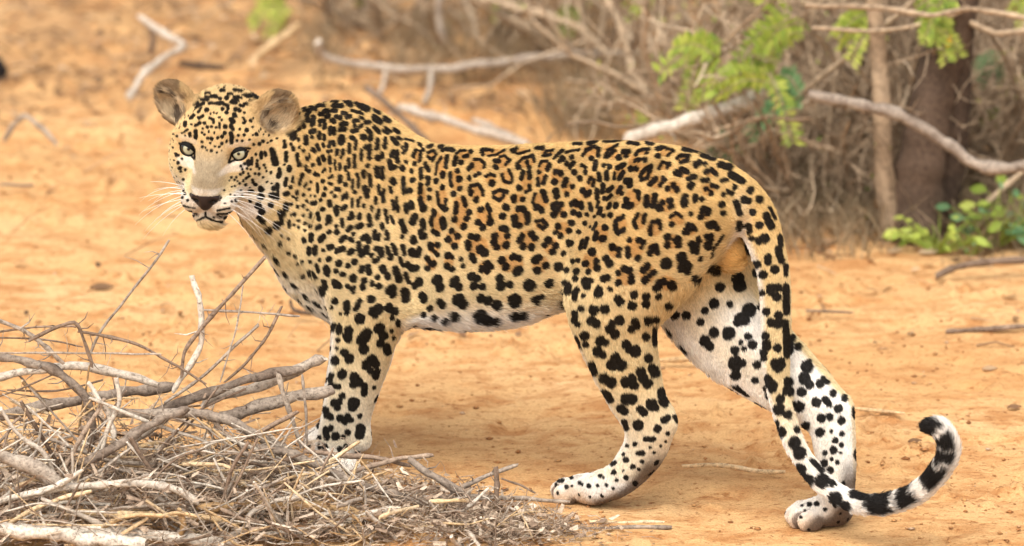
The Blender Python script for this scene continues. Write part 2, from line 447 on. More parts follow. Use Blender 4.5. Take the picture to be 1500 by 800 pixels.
def coat(p, n, r):
    q = r['q']; z = p[:, 2]; x = p[:, 0]
    nz = fbm(p[:, 0] * 14, p[:, 1] * 14, p[:, 2] * 14, 3, 3) - .5
    c = np.tile(TAN, (len(p), 1))
    c = mix(c, PALE, np.clip(sstep(.58, .38, z + nz * .10), 0, 1) * .92)
    c = mix(c, PALE, sstep(.1, .35, x) * .45 * sstep(.62, .5, z))
    belly = sstep(-.05, -.75, n[:, 2] + nz * .5) * sstep(.40, .32, z) * (1 - r['leg'])
    c = mix(c, WHITE, belly)
    chest = sstep(.36, .44, x - .25 * (z - .35)) * sstep(.10, .75, n[:, 0] - .35 * n[:, 1]) * sstep(.50, .38, z)
    c = mix(c, WHITE, chest * (1 - r['head']))
    L = r['leg']
    c = mix(c, PALE * .55 + WHITE * .45, L * sstep(.30, .10, z))
    inner = L * sstep(.1, .45, n[:, 1] * np.where(p[:, 1] < .03, 1, -1)) * np.where(x < 0, sstep(.03, .0, p[:, 1]), 1.0)
    c = mix(c, WHITE, np.clip(inner * sstep(.44, .36, z), 0, 1))
    front = L * sstep(.4, .85, n[:, 0]) * sstep(.36, .28, z)
    c = mix(c, WHITE, front * .7)
    c = mix(c, WHITE * .93, L * sstep(.085, .05, z))
    du = fbm(p[:, 0] * 30, p[:, 1] * 30, p[:, 2] * 30, 3, 77); c = mix(c, (.56, .36, .20), L * sstep(.05, .004, z + (du - .5) * .05) * .75)          # dust on the feet
    for pc, pF, pS, pk in PAWS:                                                # shade between the toes, painted as dark lines
        f_, s_ = (p - pc) @ pF / pk, (p - pc) @ pS / pk
        for o_ in (-.0215, 0, .0215): c = mix(c, (.15, .10, .075), sstep(.0036, .0012, np.abs(s_ - o_)) * sstep(.024, .036, f_) * (f_ < .075) * (z < .045) * .85)
    # dark, bare-looking back of the metatarsus and heel pads
    rear = L * sstep(.10, .55, -.85 * n[:, 0] - .45 * n[:, 2]) * sstep(.15, .09, z) * (x < 0)
    c = mix(c, (.10, .065, .045), np.clip(rear, 0, 1) * .9)
    # rump under the tail: pale fringe, then the scrotum
    fr = sstep(.055, .02, np.linalg.norm((p - bp(1078, 322, .01)) * (1, .8, .7), axis=1)); c = mix(c, WHITE, fr * .8 * (1 - r['tail']))
    sc = sstep(.040, .031, np.linalg.norm(p - SCRO, axis=1))
    c = mix(c, (.55, .31, .10), sc)
    r['scro'] = sc
    # tail: tan above, white below and towards the tip
    T = r['tail']; tt = r['tt']
    c = mix(c, WHITE, T * np.clip(sstep(.35, .62, tt) + sstep(.15, .7, n[:, 0]) * .8 + sstep(-.2, -.8, n[:, 2]), 0, 1))
    # head
    H = r['head']; ax = np.abs(q[:, 0])
    hc = np.tile(np.array([.62, .42, .20]), (len(p), 1))
    hc = mix(hc, PALE, sstep(.0, -.05, q[:, 2]))
    br = sstep(.040, .018, ax) * sstep(.034, -.006, q[:, 2]) * sstep(-.012, .006, q[:, 1])
    hc = mix(hc, (.40, .315, .205), br)                                        # grey-buff bridge of the nose
    we = sstep(1.35, .75, np.sqrt(((ax - .044) / .021) ** 2 + ((q[:, 2] + .018) / .008) ** 2)) * (q[:, 1] > -.05)
    hc = mix(hc, WHITE, we * .60)                                               # pale under the eyes
    ub = sstep(1.3, .7, np.sqrt(((ax - .047) / .020) ** 2 + ((q[:, 2] - .021) / .007) ** 2)) * (q[:, 1] > -.05)
    hc = mix(hc, WHITE, ub * .28)
    mz = sstep(-.052, -.066, q[:, 2]) * sstep(.005, .030, q[:, 1])
    hc = mix(hc, WHITE, mz * .85)
    nb = sstep(1.5, .8, np.sqrt((q[:, 0] / .024) ** 2 + ((q[:, 2] + .045) / .006) ** 2)) * (q[:, 1] > .05)
    hc = mix(hc, WHITE, nb * .45)                                              # pale strip above the nose
    ch = sstep(-.100, -.108, q[:, 2]); hc = mix(hc, WHITE, ch)
    hc = mix(hc, WHITE, sstep(-.03, -.075, q[:, 2]) * sstep(.03, .06, ax) * .35)
    c = np.where(H[:, None] > 0, c + (hc - c) * H[:, None], c)
    # ears: tan rim, dark and pale hair inside
    E = r['ear']; le_ = fbm(q[:, 0] * 38, q[:, 1] * 38, q[:, 2] * 38, 2, 19); c = mix(c, (.46, .30, .14), E); c = mix(c, (.15, .09, .05), E * sstep(.50, .62, le_) * .85)
    ei = r['earin']; lump = fbm(q[:, 0] * 45, q[:, 1] * 45, q[:, 2] * 45, 2, 9)
    c = mix(c, (.66, .52, .34), ei * .8)
    c = mix(c, (.055, .035, .025), ei * sstep(.50, .60, lump) * .9)
    # bare nose and lips
    nw = np.interp(q[:, 2], [-.093, -.086, -.072, -.060, -.052, -.048], [.0, .004, .015, .0270, .0265, .0])
    nose = sstep(.0018, -.0008, np.abs(q[:, 0]) - nw) * (q[:, 1] > .068) * (q[:, 2] < -.0485) * (q[:, 2] > -.091)
    c = mix(c, (.022, .0135, .0115), nose)
    mw = np.zeros(len(p))
    for sg in (1, -1):
        for a, b in (((0, .092, -.076), (0, .086, -.094)), ((0, .086, -.094), (sg * .014, .078, -.1010)), ((sg * .014, .078, -.1010), (sg * .032, .060, -.1030)), ((sg * .032, .060, -.1030), (sg * .048, .030, -.0990))):
            a, b = np.array(a), np.array(b); t = np.clip(((q - a) @ (b - a)) / ((b - a) @ (b - a)), 0, 1)
            mw = np.maximum(mw, sstep(.0062, .0036, np.linalg.norm(q - a - t[:, None] * (b - a), axis=1)))
    c = mix(c, (.022, .014, .012), mw)
    for sg in (1, -1): c = mix(c, (.004, .003, .003), sstep(1.25, .85, np.sqrt((((q - (sg * .0165, .088, -.0625)) / (.0078, .010, .0052)) ** 2).sum(1))))
    r['nose'] = nose; r['mouth'] = mw
    nv = .90 + .22 * fbm(p[:, 0] * 60, p[:, 1] * 60, p[:, 2] * 60, 2, 5)
    return c * nv[:, None]

def tangent_dir(p, n, r):
    """which way the hair lies"""
    q = r['q']
    d = np.tile(np.array([-1.0, 0, -.30]), (len(p), 1))
    d = mix(d, (-.25, 0, -1.0), r['leg'])
    hv = p - NOSE; hv = hv / np.maximum(np.linalg.norm(hv, axis=1, keepdims=True), 1e-6)
    d = d + (hv - d) * r['head'][:, None]
    nb = sstep(.30, .42, p[:, 0]) * (1 - r['head']); d = d + (np.array([-.6, -.15, -.9]) - d) * (nb * .7)[:, None]
    m = r['tail'] > 0
    if m.any():
        i = np.clip(np.searchsorted(TCL, r['tt'][m]), 1, len(TC) - 1); t = TC[i] - TC[i - 1]
        d[m] = t / np.linalg.norm(t, axis=1, keepdims=True)
    E = r['ear']
    if (E > 0).any():
        up = np.zeros_like(d)
        for c_, Re in EARS:
            k = np.sign(q[:, 0]) == np.sign(c_[0]); up[k] = RH @ Re[:, 2]
        d = d + (up - d) * E[:, None]
    d = d - n * (d * n).sum(1)[:, None]
    return d / np.maximum(np.linalg.norm(d, axis=1, keepdims=True), 1e-6)

# ---- spots: scattered over the skin, spacing and shape by region
RV = regions(LV_, LN)
def spot_spec(p, r):
    """spacing, radius, kind (0 solid, 1 rosette), elongation"""
    x, z = p[0], p[2]
    if r['ear'] > .3: return None
    if r['head'] > .4: return (.0092, .0027, 0, 1.5)
    if r['tail'] > .5:
        if r['tt'] > .70 * TLEN: return None
        return (.034, .0150, 0, 1.75)
    if r['leg'] > .5:
        if z < .045: return (.020, .0034, 0, 1.2)
        if z < .11: return (.020, .0052, 0, 1.2)
        if z < .20: return (.028, .0100, 0, 1.3)
        if z < .30: return (.036, .0145, 0, 1.2)
        return (.043, .0170, 2, 1.15)
    if x > .30:
        if z > .58: return (.030, .0100, 0, 1.5)
        return (.0255, .0082, 0, 1.35)
    if x > .17: return (.030, .0108, 2 if z > .45 else 0, 1.35)
    if z < .37: return (.044, .0175, 0, 1.35)
    if z < .44: return (.043, .0180, 2, 1.2)
    return (.046, .0200, 1, 1.2)

BV = BVHTree.FromPolygons(LV_.tolist(), LQ.tolist())
CAMB = RB @ CAM
def to_px(p):                                 # body-frame points -> photograph pixels
    d = p @ RB - CAM                          # rows: back to world, from the camera
    dep = d[:, 1] * CP - d[:, 2] * SP
    return np.column_stack([750 + FPX * d[:, 0] / dep, 400 - FPX * (d[:, 1] * SP + d[:, 2] * CP) / dep])
def seen(p, n):
    v = CAMB - p; v = v / np.linalg.norm(v)
    if n @ v < .10: return False
    h = BV.ray_cast(Vector(p + n * .004), Vector(v)); return h[0] is None
order = rng.permutation(len(LV_))[:45000]
acc_p, acc_r = np.zeros((4000, 3)), np.zeros(4000); na = 0; SPOTS = []
for i in order:
    p = LV_[i]; r_ = {k: RV[k][i] for k in ('head', 'ear', 'tail', 'tt', 'leg')}
    sp = spot_spec(p, r_)
    if sp is None: continue
    if na:
        d2 = ((acc_p[:na] - p) ** 2).sum(1)
        if (d2 < ((acc_r[:na] + sp[0]) * .5) ** 2).any(): continue
    acc_p[na] = p; acc_r[na] = sp[0]; na += 1
    if r_['head'] > .2 and RV['q'][i][2] < -.09 and RV['q'][i][1] > -.02: continue
    if r_['head'] > .2 and seen(p, LN[i]):
        qh = RV['q'][i]
        if (abs(qh[0]) < .034 and qh[2] < .020) or qh[2] < -.085 or qh[1] > .03 or (abs(abs(qh[0]) - .046) < .026 and abs(qh[2]) < .020): continue
    SPOTS.append((i, sp))

# the markings of the near side, and shade painted in at the groin, read off the photograph: crop origin and scale, then strokes "radius x y x y ..."
MARKS = """
A 380 120 6.25
10 460 150 510 150;10 375 160 410 163;14 375 190 440 192;10 605 133 660 128;10 760 112 825 122;16 535 172 595 170;20 660 160 705 178;15 535 215 590 215;18 680 215 755 220;22 785 160 835 205;28 905 195 985 250;8 920 155 995 190;12 850 265 900 275 950 295;20 410 245 415 255;14 445 258 462 268;18 475 235 510 245;14 310 200 325 210;18 595 268 625 270;14 555 298 580 300;16 615 315 640 315;16 670 262 705 264;14 760 285 795 290;16 700 318 745 330;16 800 325 835 318;22 672 355 680 360;18 750 390 770 375 800 385;18 740 440 785 435;14 865 362 905 358;16 875 400;14 915 410 940 400;18 855 450 895 448;12 925 325 950 335;16 975 370 1005 370;14 1055 250 1095 285;24 1055 325 1105 370;18 1145 330 1185 360;16 1055 415 1095 465;14 1140 445 1180 465;8 1150 415 1210 460;14 1235 435 1275 465;10 1260 505 1300 525;8 1330 520 1410 545;18 435 305 440 350;20 495 325 485 385;20 560 360 590 365 600 415;14 555 395;16 390 360 410 410;16 350 385 365 430;14 350 265 355 295;10 318 290;16 290 345 295 385;14 250 370 245 390;18 650 425 650 475;14 685 425 685 480;20 470 460 500 450;14 480 505;14 550 465 550 515;12 595 490 595 525;28 310 470 315 505;14 262 455 262 480;10 357 520 357 540;18 425 500 430 560;30 750 515 750 545;14 640 590 645 550 680 550 685 580;18 845 510 860 520;14 885 545 882 610;14 825 570 822 640;24 945 500 960 510;18 990 440 1020 470 1020 530;16 1085 530 1080 610;16 1155 525 1150 605;18 1220 520 1260 565;14 1345 570 1355 600 1320 650;12 1310 600;18 970 600 1010 590 1005 700;13 937 630 935 715;22 1085 690 1105 700;16 1125 655 1125 690;18 1215 680 1220 645 1260 640 1265 730;12 1425 630 1415 690;10 1480 660 1460 730;14 1475 575;12 1340 730 1350 740;14 1418 750;14 230 540 232 590;12 310 600 310 625;14 245 650 245 720;20 115 620 150 740;12 290 570;10 370 600;14 405 630;14 350 670 350 730;18 370 760;16 490 620 505 640;12 525 575 545 620;10 580 570 590 590;14 628 640;10 660 630;12 712 630 705 665;14 770 630 765 660;16 748 690;12 875 670 875 780;14 815 715 830 780;14 540 710 550 750;12 580 680 590 715;14 645 690 645 740;10 695 720 690 760;14 495 762;14 735 760 735 790;12 430 690 440 710;8 458 670 458 700;20 1195 730 1205 790 1240 780;16 1310 780;14 430 780;14 275 780
B 380 240 6.25
16 185 50 180 110;22 275 50;18 365 15;8 428 35 428 55;14 455 70;12 490 10;16 245 135 240 190;10 310 120 305 160;12 395 100 365 190;14 287 215;18 240 280 255 275;20 20 230;14 135 225;18 20 295;16 110 290 150 290;10 165 190 170 320;10 350 250 345 280;10 310 305;12 343 322;18 105 380;20 243 375 243 420;13 287 370;14 352 395;15 398 385;10 440 425;18 30 440;18 200 460 203 520;12 295 470;14 320 465;13 405 475;12 470 460 465 490;30 160 570;12 210 550;12 272 530 272 580;9 320 560;10 357 520;10 360 580;14 415 550;14 465 570;12 415 608;30 85 615;10 205 660;18 190 735;10 265 690;10 270 750;14 400 690 415 715;20 475 655 470 700;22 560 695 590 670;16 515 95 530 100;8 600 50 580 75;14 580 160;10 640 130;14 665 115;10 640 180 660 185;14 460 235;10 535 185 535 260;14 605 225;8 470 170;8 410 215 435 180;14 405 285;8 470 295;8 510 300;12 435 340;18 590 285;13 562 332;18 490 368 510 362;18 580 415;14 535 460 545 510;14 660 260;16 700 235 730 235;14 690 295;18 640 350 650 380;20 705 400 710 460;20 770 410 785 395;24 640 520 640 500;14 615 550;20 535 590 555 580;18 637 628;18 758 515 762 570;16 820 500;16 845 450 850 490;14 710 570;22 712 625;18 810 610 840 580;20 750 700 780 670;16 865 650;20 840 695 850 700;22 645 760 675 730;18 740 120 740 160;12 815 90 820 140;10 790 30 790 60;12 735 20 735 50;8 695 30 700 55;8 650 40 650 70;18 790 192;14 755 330 770 300 800 270 800 310;10 860 150 850 220;12 895 100 910 130 905 210;13 877 260;10 850 320 850 390;16 955 70 960 120;14 1010 110 1020 200;16 990 20;18 965 220 990 300;12 1000 245;12 925 310 905 340 905 390;18 960 390;14 1065 310 1065 360;10 1030 390 1035 430;14 920 470 920 500;24 910 570 930 565;18 1000 480 1010 520;16 1000 560 1030 560;14 1090 430 1080 500;16 1120 560 1130 590;20 1075 40 1085 110;16 1130 40 1130 130;14 1095 200 1100 280;14 1140 240 1135 340;20 1205 20 1230 30;24 1215 150 1235 170;14 1195 220 1210 260;14 1215 340 1235 410;12 1255 310 1270 430;12 1155 430 1175 540;8 1205 480 1235 550;18 1055 620 1060 680;14 1095 650 1095 690;22 945 685 985 660 1005 710;14 1165 620 1175 690 1155 690;20 1300 530 1330 620;16 1310 670;24 1315 45;16 1395 70;20 1405 150;16 1315 130 1320 260;16 1350 260 1375 240;18 1340 380 1350 440;20 1385 360 1395 400;20 1395 540 1420 490;26 1410 690;14 1480 60 1480 120;16 1475 210;12 1460 330 1490 420;18 1490 520 1490 560;20 1480 620 1490 670;18 910 730 910 780;18 975 790;20 1060 780 1090 760 1120 790;14 1220 740 1250 790;14 1320 760;20 1390 780;14 1470 790;16 1175 775;22 720 790 770 775;18 505 780;16 583 785
C 380 360 6.25
18 510 20 510 70;14 583 40;22 640 15 665 10;20 715 50 765 30;22 830 65 845 50;14 450 30 460 75;24 930 80 980 60 985 20;14 910 20;20 1070 25 1110 30 1120 90;14 1175 20 1185 70;22 1200 105;14 1230 20 1250 70;14 1315 10 1330 80;22 1390 45 1450 85 1465 30;12 550 132;20 635 125;24 730 160;18 810 180;22 870 145;12 525 180 540 240;10 465 150;18 1030 90;22 1060 140;14 1085 120;12 1290 120 1315 180;24 615 210 620 240;12 625 270;16 703 235;20 762 260;22 940 210 935 230;20 1000 200 1005 250;24 1130 205 1140 230;20 1170 270 1180 290;22 1245 210 1255 250;24 1275 290 1280 310;20 1355 170 1395 215 1445 200;10 450 240 465 280;12 490 250 510 290;30 855 300;18 590 330 600 390;22 570 400 580 440;24 690 340 700 360;22 735 370;18 810 370;18 855 400 865 385;10 860 430;18 955 320 970 320;20 945 370 950 385;20 1080 290;22 1035 350;26 1095 370;14 1340 260 1370 330;30 1190 410 1220 390;26 1225 450;30 1335 420 1340 490;24 690 510;12 660 570;24 800 530 800 570;16 800 620;18 920 510 885 580;30 1025 490;38 1050 610 1090 580;24 1060 640;34 1190 570;32 1240 600;18 1215 670;40 920 670;16 900 700;16 680 730 670 770;20 730 740 725 790;24 810 770;30 985 790;36 1100 760;10 1270 690 1275 740;12 1212 780;8 740 630;12 270 70;10 330 100;12 400 290;10 385 150;10 350 175
D 440 460 3.333
7 182 130;7 155 60 155 90;15 235 80 232 120;13 225 105;20 320 105 300 130;18 310 175;12 335 95;20 385 75;18 405 105;14 390 145;14 420 160 425 185;6 445 85;8 477 40 480 55;5 457 120;15 215 190;18 240 220;8 152 170;16 168 230;5 178 170;20 325 250;18 350 225;16 365 245;12 345 280;10 375 280 365 310;18 205 295;18 265 310;17 285 335;14 260 345;8 150 300 145 325;8 130 325;11 315 350 310 390;5 360 360;8 150 350 185 355;10 205 400;12 190 430;14 165 435;10 180 460;22 260 435;16 255 455;14 120 470;12 130 495;10 150 505;8 105 410 110 430;8 85 520 90 550;5 80 470;14 195 510;15 215 520;10 230 500;8 150 555 130 580;11 125 565 130 600;15 172 600;7 208 600;10 232 578;8 290 500;6 250 520;7 90 605;8 95 650;10 120 650;6 40 640;10 195 662;6 220 645;10 173 715;11 120 730 130 745;18 290 590 295 560
E 600 190 6.25
12 95 135;10 170 160 205 150;16 300 180;12 340 180 400 185;10 270 160 300 155;12 60 190 35 240;10 105 200 95 280;14 50 310;10 120 185;12 170 215 215 190 240 225 210 280 165 245;12 290 255 250 310 240 410;13 345 250 330 340;16 300 400 305 430;18 243 470;12 145 310 175 370;12 105 365 105 440;12 168 440 168 500;14 20 380;18 30 465;14 100 510 95 570;10 95 620 120 690;22 130 720;12 182 545;16 180 630;14 10 560;22 15 690;14 255 570 265 680 320 740 335 640;16 300 530;10 430 215 470 190 510 190;14 560 200;10 530 240 500 245;12 420 250 410 320;16 470 298;12 590 275 640 270 690 310 680 345;16 545 355 570 320;12 600 420 640 400;16 545 445;14 375 400 370 450 385 520;14 440 380;20 455 455;16 460 540;18 405 590;12 660 190 670 225;9 680 180 760 190;9 720 240 790 230 870 185;14 780 285 820 290;12 830 250 870 240 920 280 880 320;18 790 340;12 700 430 740 405 780 425;22 755 490;12 845 410 860 470 930 490 940 440 910 370;9 940 205 1000 220 1100 190;9 930 190 980 170;12 985 310 1040 260 1130 235 1140 290;18 995 345;12 1075 300;12 1095 345;14 1040 390 1025 450;14 1100 390 1095 440;20 1005 535;14 1095 510 1105 550 1070 570;12 1165 170 1220 165;10 1220 240 1250 200 1320 185;9 1230 235 1290 230;12 1185 330 1210 290 1260 290;14 1280 320 1265 360;14 1185 390;10 1175 450 1180 510;12 1245 430 1225 490;9 1320 265 1400 190;12 1370 290 1410 260;12 1440 320;18 1335 385;16 1390 405;22 1325 480;18 1430 460 1415 510;14 545 560 560 520 630 500 670 560 670 600;20 565 580;20 610 640;14 770 580 830 550 870 570 860 610 820 650 770 620;12 890 570;20 955 620;12 960 655;18 1035 640;12 1150 590 1130 660 1150 730 1210 740;16 1220 570 1250 650;20 1340 560 1345 610;18 1440 595;16 1310 690 1340 670 1400 690;18 1310 760;18 1410 770;16 430 680 425 760;14 490 630 515 690;20 550 760;18 650 730;14 710 690 740 740;24 880 710;20 850 780;16 1010 725 1050 730;16 1080 775;16 215 750;20 1490 680;12 1480 250;10 1480 330
F 600 300 6.25
14 120 40;18 20 20;20 30 160 45 110;12 120 150 135 210;16 105 260;20 130 290;16 220 60 225 90;10 200 110 200 190;12 215 240 260 270;20 300 140 315 200;18 35 310 40 340;24 30 440;18 90 410;14 60 460;18 195 370 200 400;18 255 370;12 225 430 255 460;14 300 20 330 40;16 425 20 425 70;20 412 135;10 515 10;20 545 70;18 525 130;22 500 200;18 385 240;18 440 290;22 355 320;20 410 380;24 355 465;14 390 480;20 345 560;18 390 590;12 470 500;14 490 560;20 565 290;22 620 300;18 535 350 540 395;26 650 410;24 690 440;18 570 470 590 510;14 160 490 180 520;22 215 540;18 165 580;22 30 580;20 60 580;18 655 40;14 715 20 735 70 730 120;22 740 160;20 630 160;20 670 210;20 885 30;22 850 105;18 1000 40 1040 40;20 960 120 970 180;18 1010 190;18 1080 90 1080 160;18 845 215;20 880 225;18 895 285;22 780 290;22 770 340;20 800 390;24 885 370;18 1025 290 1010 330;22 1040 380;22 1120 390;20 1120 270;18 1150 310;16 1170 20;18 1210 50;16 1165 150 1215 140 1260 190 1220 220 1185 190;20 1360 40 1320 90;20 1410 90;16 1320 30;20 1360 200;16 1340 250;18 1385 285;20 1480 170;18 1460 240;24 1270 330;18 1240 370;22 1310 430;20 1340 380;20 1460 350;16 1410 445;24 845 510;22 880 570;24 950 480;20 1000 490;28 1000 600;24 980 620;26 1150 510;20 1190 480;24 1170 600;22 1250 560;28 1365 570;22 710 545;20 740 570;24 670 590;18 710 610;26 90 710;20 50 740;28 260 680;24 240 700;28 280 760;26 420 690;24 400 720;24 450 755;28 570 660;22 620 680;26 590 740;20 670 750;28 830 680;30 840 740;22 920 730;38 1100 740;28 1280 720
G 590 380 5.77
22 165 310;20 180 340;16 230 415;14 180 470;16 310 360;18 340 390;38 470 340;30 510 380;24 660 330;26 720 350;32 800 390;45 950 350;12 1110 340 1180 320;14 1140 370;30 440 490;22 360 530;18 270 500;45 660 490;30 720 520;24 790 530;30 950 490;26 1020 480
H 820 190 6.25
8 130 130 200 130;10 260 125 340 100;10 400 105 480 110 590 85;14 625 120 650 120 720 130;14 800 115 845 125;10 640 100;14 210 240 240 190 320 155 360 180 350 240;16 290 260;12 415 250 440 190 530 140;12 440 245 500 190;10 60 210 120 190 180 185;14 110 250;18 20 260;14 65 315;12 130 300 95 345;16 205 325 235 350 235 400;18 135 390;18 185 445;16 330 300 320 360;14 405 330;18 455 340;20 10 400;18 50 480;14 65 450;16 115 520;18 65 590;14 265 480 280 440 310 460 305 510;14 360 410 365 460;14 430 390 430 450;12 580 200 640 200;14 610 240;18 540 255;12 715 200 760 180 820 180;12 700 225;12 800 210;12 690 285 730 270;16 775 275;20 655 360;16 700 355;14 530 350 590 320;10 500 400 500 450;12 580 390 545 450;16 895 175 930 165;20 900 240;12 960 165 1040 190 990 235;16 1085 260 1110 235 1180 240 1170 280 1110 300;16 740 430 770 370 840 330 800 440 750 460;14 910 355 940 300 1010 310 980 355;18 1140 175 1260 185;20 1310 230 1410 260;24 1250 320;20 1280 300;14 1330 310;20 1335 390 1390 365 1430 410;18 1065 390 1100 410;14 1110 360 1170 385;16 830 500 880 450;18 945 440 960 460 920 510;20 610 470 640 470;18 640 510;18 985 540;20 1040 510;22 1070 550;14 1180 450 1240 430;26 1200 515;16 1310 460 1350 460;14 1395 510 1440 530;16 1340 545;18 1385 585;20 30 760;18 15 690;20 215 560;18 240 600;18 270 580;14 340 550 340 620;14 395 510 390 570;14 445 560 480 530;12 535 570 560 530;16 565 580;12 410 630;10 430 640 470 600;18 690 560 720 570 720 630;18 610 640 620 690;18 660 690;20 795 620 795 690;18 870 600 860 690;26 910 720;20 940 670;22 1010 650;18 1020 700;22 1150 620 1140 680;18 1240 610 1245 650;18 1305 640;16 140 660 150 690;18 190 680;18 200 710;16 110 690;12 275 680 290 720;8 350 660 340 710;10 380 720 355 770;12 460 680 445 710;16 515 690;22 140 760;20 185 775;14 245 775;20 1310 740;18 1360 740;16 1290 780;18 1200 770;24 730 770;22 570 785;24 1060 780
I 810 300 6.25
20 190 70;20 240 90;14 310 90;10 350 50;8 380 110;10 425 60 440 30;12 460 100;16 525 95;14 290 170;8 340 200;10 370 220 395 170;14 235 250;20 160 350;18 660 10 710 15;14 515 10;16 575 15;20 640 110 580 150 570 220 600 260 650 230;18 780 90 740 150 760 210;14 840 100 830 160;18 895 270 890 220 910 160 980 150 985 220;20 985 40;16 1075 20;14 870 10;14 910 15;16 1200 5;14 1080 110 1130 80 1180 110;20 1090 180;16 1265 85;18 1370 60 1420 60;20 1355 110;14 1430 80;18 1215 240 1230 190 1280 190 1310 230;22 1430 190;20 1480 180;22 475 210;14 400 260 385 310;24 460 310;20 700 325;18 690 400 690 470;20 780 490;20 790 320;20 825 350;14 815 390;26 545 390;20 600 410;18 600 460;24 490 490;26 520 540;26 910 400;26 940 390;22 890 440;18 960 440;24 1050 300;22 1050 370;20 1135 310;22 1150 370;22 1265 360;26 1290 410;14 1335 310 1325 380;18 1410 290 1450 290;20 1440 340;18 1410 380;28 360 430;10 250 400 270 330;10 290 390 315 310;14 180 520;14 225 510;22 300 540;20 325 610;22 400 520;22 405 580;40 1040 540;36 1180 480;40 1190 570;26 1230 610;20 1250 560;16 1355 495;18 120 600;20 215 610;18 200 680;22 600 720;20 600 630;22 650 590 700 600;20 720 660;24 720 700;22 830 600;22 870 560;24 925 620;26 850 690;18 890 650;24 460 680;22 500 670;24 290 700;18 345 695;26 310 750;22 140 740;20 110 720;24 970 720;22 1010 700;26 950 770;32 1090 740;24 420 780;14 520 775;20 220 780;16 1310 690;28 1420 590 1480 600
J 810 400 4
20 620 80;18 650 50;16 620 140;22 700 80;16 85 80 85 110;14 65 190;12 130 110 125 150;10 180 135;22 265 120;10 335 100;18 380 150;20 395 170;20 475 130;22 465 195;18 545 140;18 545 185;14 165 210;14 130 240 125 280;14 145 300;24 240 220;22 225 280;20 255 300;22 305 215;24 390 280;20 350 300;22 335 330;22 365 360;18 480 290;18 460 330;16 490 310;22 560 285;16 605 280;20 545 375;10 595 330 595 420;22 185 370;14 190 420;8 135 380 155 440;24 280 400;24 260 460;14 310 410;18 290 480;22 430 420;28 480 460;20 450 450;24 365 500;28 350 540;26 400 540;20 560 500;22 585 560 600 590;16 225 540 240 590;24 300 620;26 340 645;26 430 640;22 460 620;22 475 660;22 515 580;24 530 620;24 555 650;14 300 700 335 740;26 430 740 460 740;28 580 775;22 640 700;24 650 755;18 680 200;18 720 250
K 860 560 5
26 150 90 170 130;34 285 130 330 130;28 240 195 280 215;28 390 200 420 225;28 455 155 500 185;26 545 100 565 160;20 270 290 290 340;40 375 315;30 515 340;26 560 280 585 265;18 645 255 665 285;14 590 375;20 430 420 490 415;16 290 465;16 350 455;16 375 525 410 520;12 265 530;22 285 570;16 180 600 205 590;20 335 620;20 195 660;14 405 580;12 380 640;10 265 650;12 460 480;10 490 515;10 540 470;8 575 435;14 95 685;10 120 700;12 215 720;18 285 700;14 140 755;10 78 760;14 10 757;10 190 780
L 790 640 7.275
20 340 432;16 430 490 455 510;22 525 522;14 620 520;14 710 515;12 290 535;10 347 522;12 245 465;10 205 470;12 790 550;16 825 465
M 980 200 4
16 300 165 360 180;18 365 225 430 260;10 310 260 340 255;14 385 300;10 345 320 370 335;12 320 340;18 480 315;20 530 370;18 440 370;14 470 380;18 490 445;16 310 400;14 320 450;16 395 390 415 450;14 415 510 412 540;18 570 460 600 530;18 465 530;14 485 600;14 470 560;18 530 520;24 560 600;20 530 610;12 650 590 655 640;16 640 660 650 710;14 460 640 470 680;18 580 710;16 580 740;18 205 430;16 230 450;14 185 470;22 125 530;18 100 560;20 250 520;14 285 540;22 50 610;18 140 640;18 160 670;12 180 610;20 240 600;20 230 640;22 80 710;28 100 760;12 185 720;8 590 420 620 480;6 320 580 270 650 250 710
N 980 380 4
20 515 30;22 515 80;20 550 90;20 620 60;14 660 10;10 685 40 685 90;22 600 170;22 630 220;20 595 190;20 640 170;14 685 160 690 310;14 545 200;18 540 280;18 570 310;20 600 370;24 640 380;20 640 330;14 685 370 690 560;18 565 450;22 570 510;14 555 580;20 635 520;22 620 610;20 660 620;20 580 700;24 610 740;14 570 760;22 700 720;24 695 770;30 400 110;30 415 155;22 300 165;24 265 260;12 355 265;34 470 300;34 430 350;20 400 370;32 350 435;24 265 430;16 210 305;18 185 370;16 462 452;20 490 500;10 440 525;20 385 535;34 390 610;20 430 610;18 515 620;16 505 710;10 420 490;26 210 480;20 240 510;24 390 680;20 100 330;18 30 330;22 240 50 280 70;22 160 120
O 1100 480 2.667
14 160 40;14 185 75;8 230 130;22 220 155;22 210 200;16 230 225;16 270 220;9 280 200 300 215;17 198 252;17 255 292;12 290 280 305 300;13 322 257;13 365 275;19 190 310;15 342 317;16 275 355;17 270 410;13 308 350;15 353 365;15 215 385;10 355 415;11 330 440;13 322 478;8 355 460;9 290 490;13 310 558;8 338 525;6 315 405;6 315 515;6 350 490;14 285 530;9 228 690;9 257 688;5 200 695;4 210 715;5 195 740;6 290 710;16 60 65;13 50 100;13 103 80;22 105 150;12 120 130;16 145 40 150 90;18 70 220;16 85 240;13 70 270;16 115 280;20 110 320;16 145 340;16 145 210;18 150 250;12 165 300;15 95 380;20 115 410;13 120 460;22 170 450;24 190 490;13 180 400;24 190 560;24 220 600;26 280 600;13 320 610;26 330 670;20 370 700;16 400 650 450 660;9 240 520 280 560
P 235 120 6.667
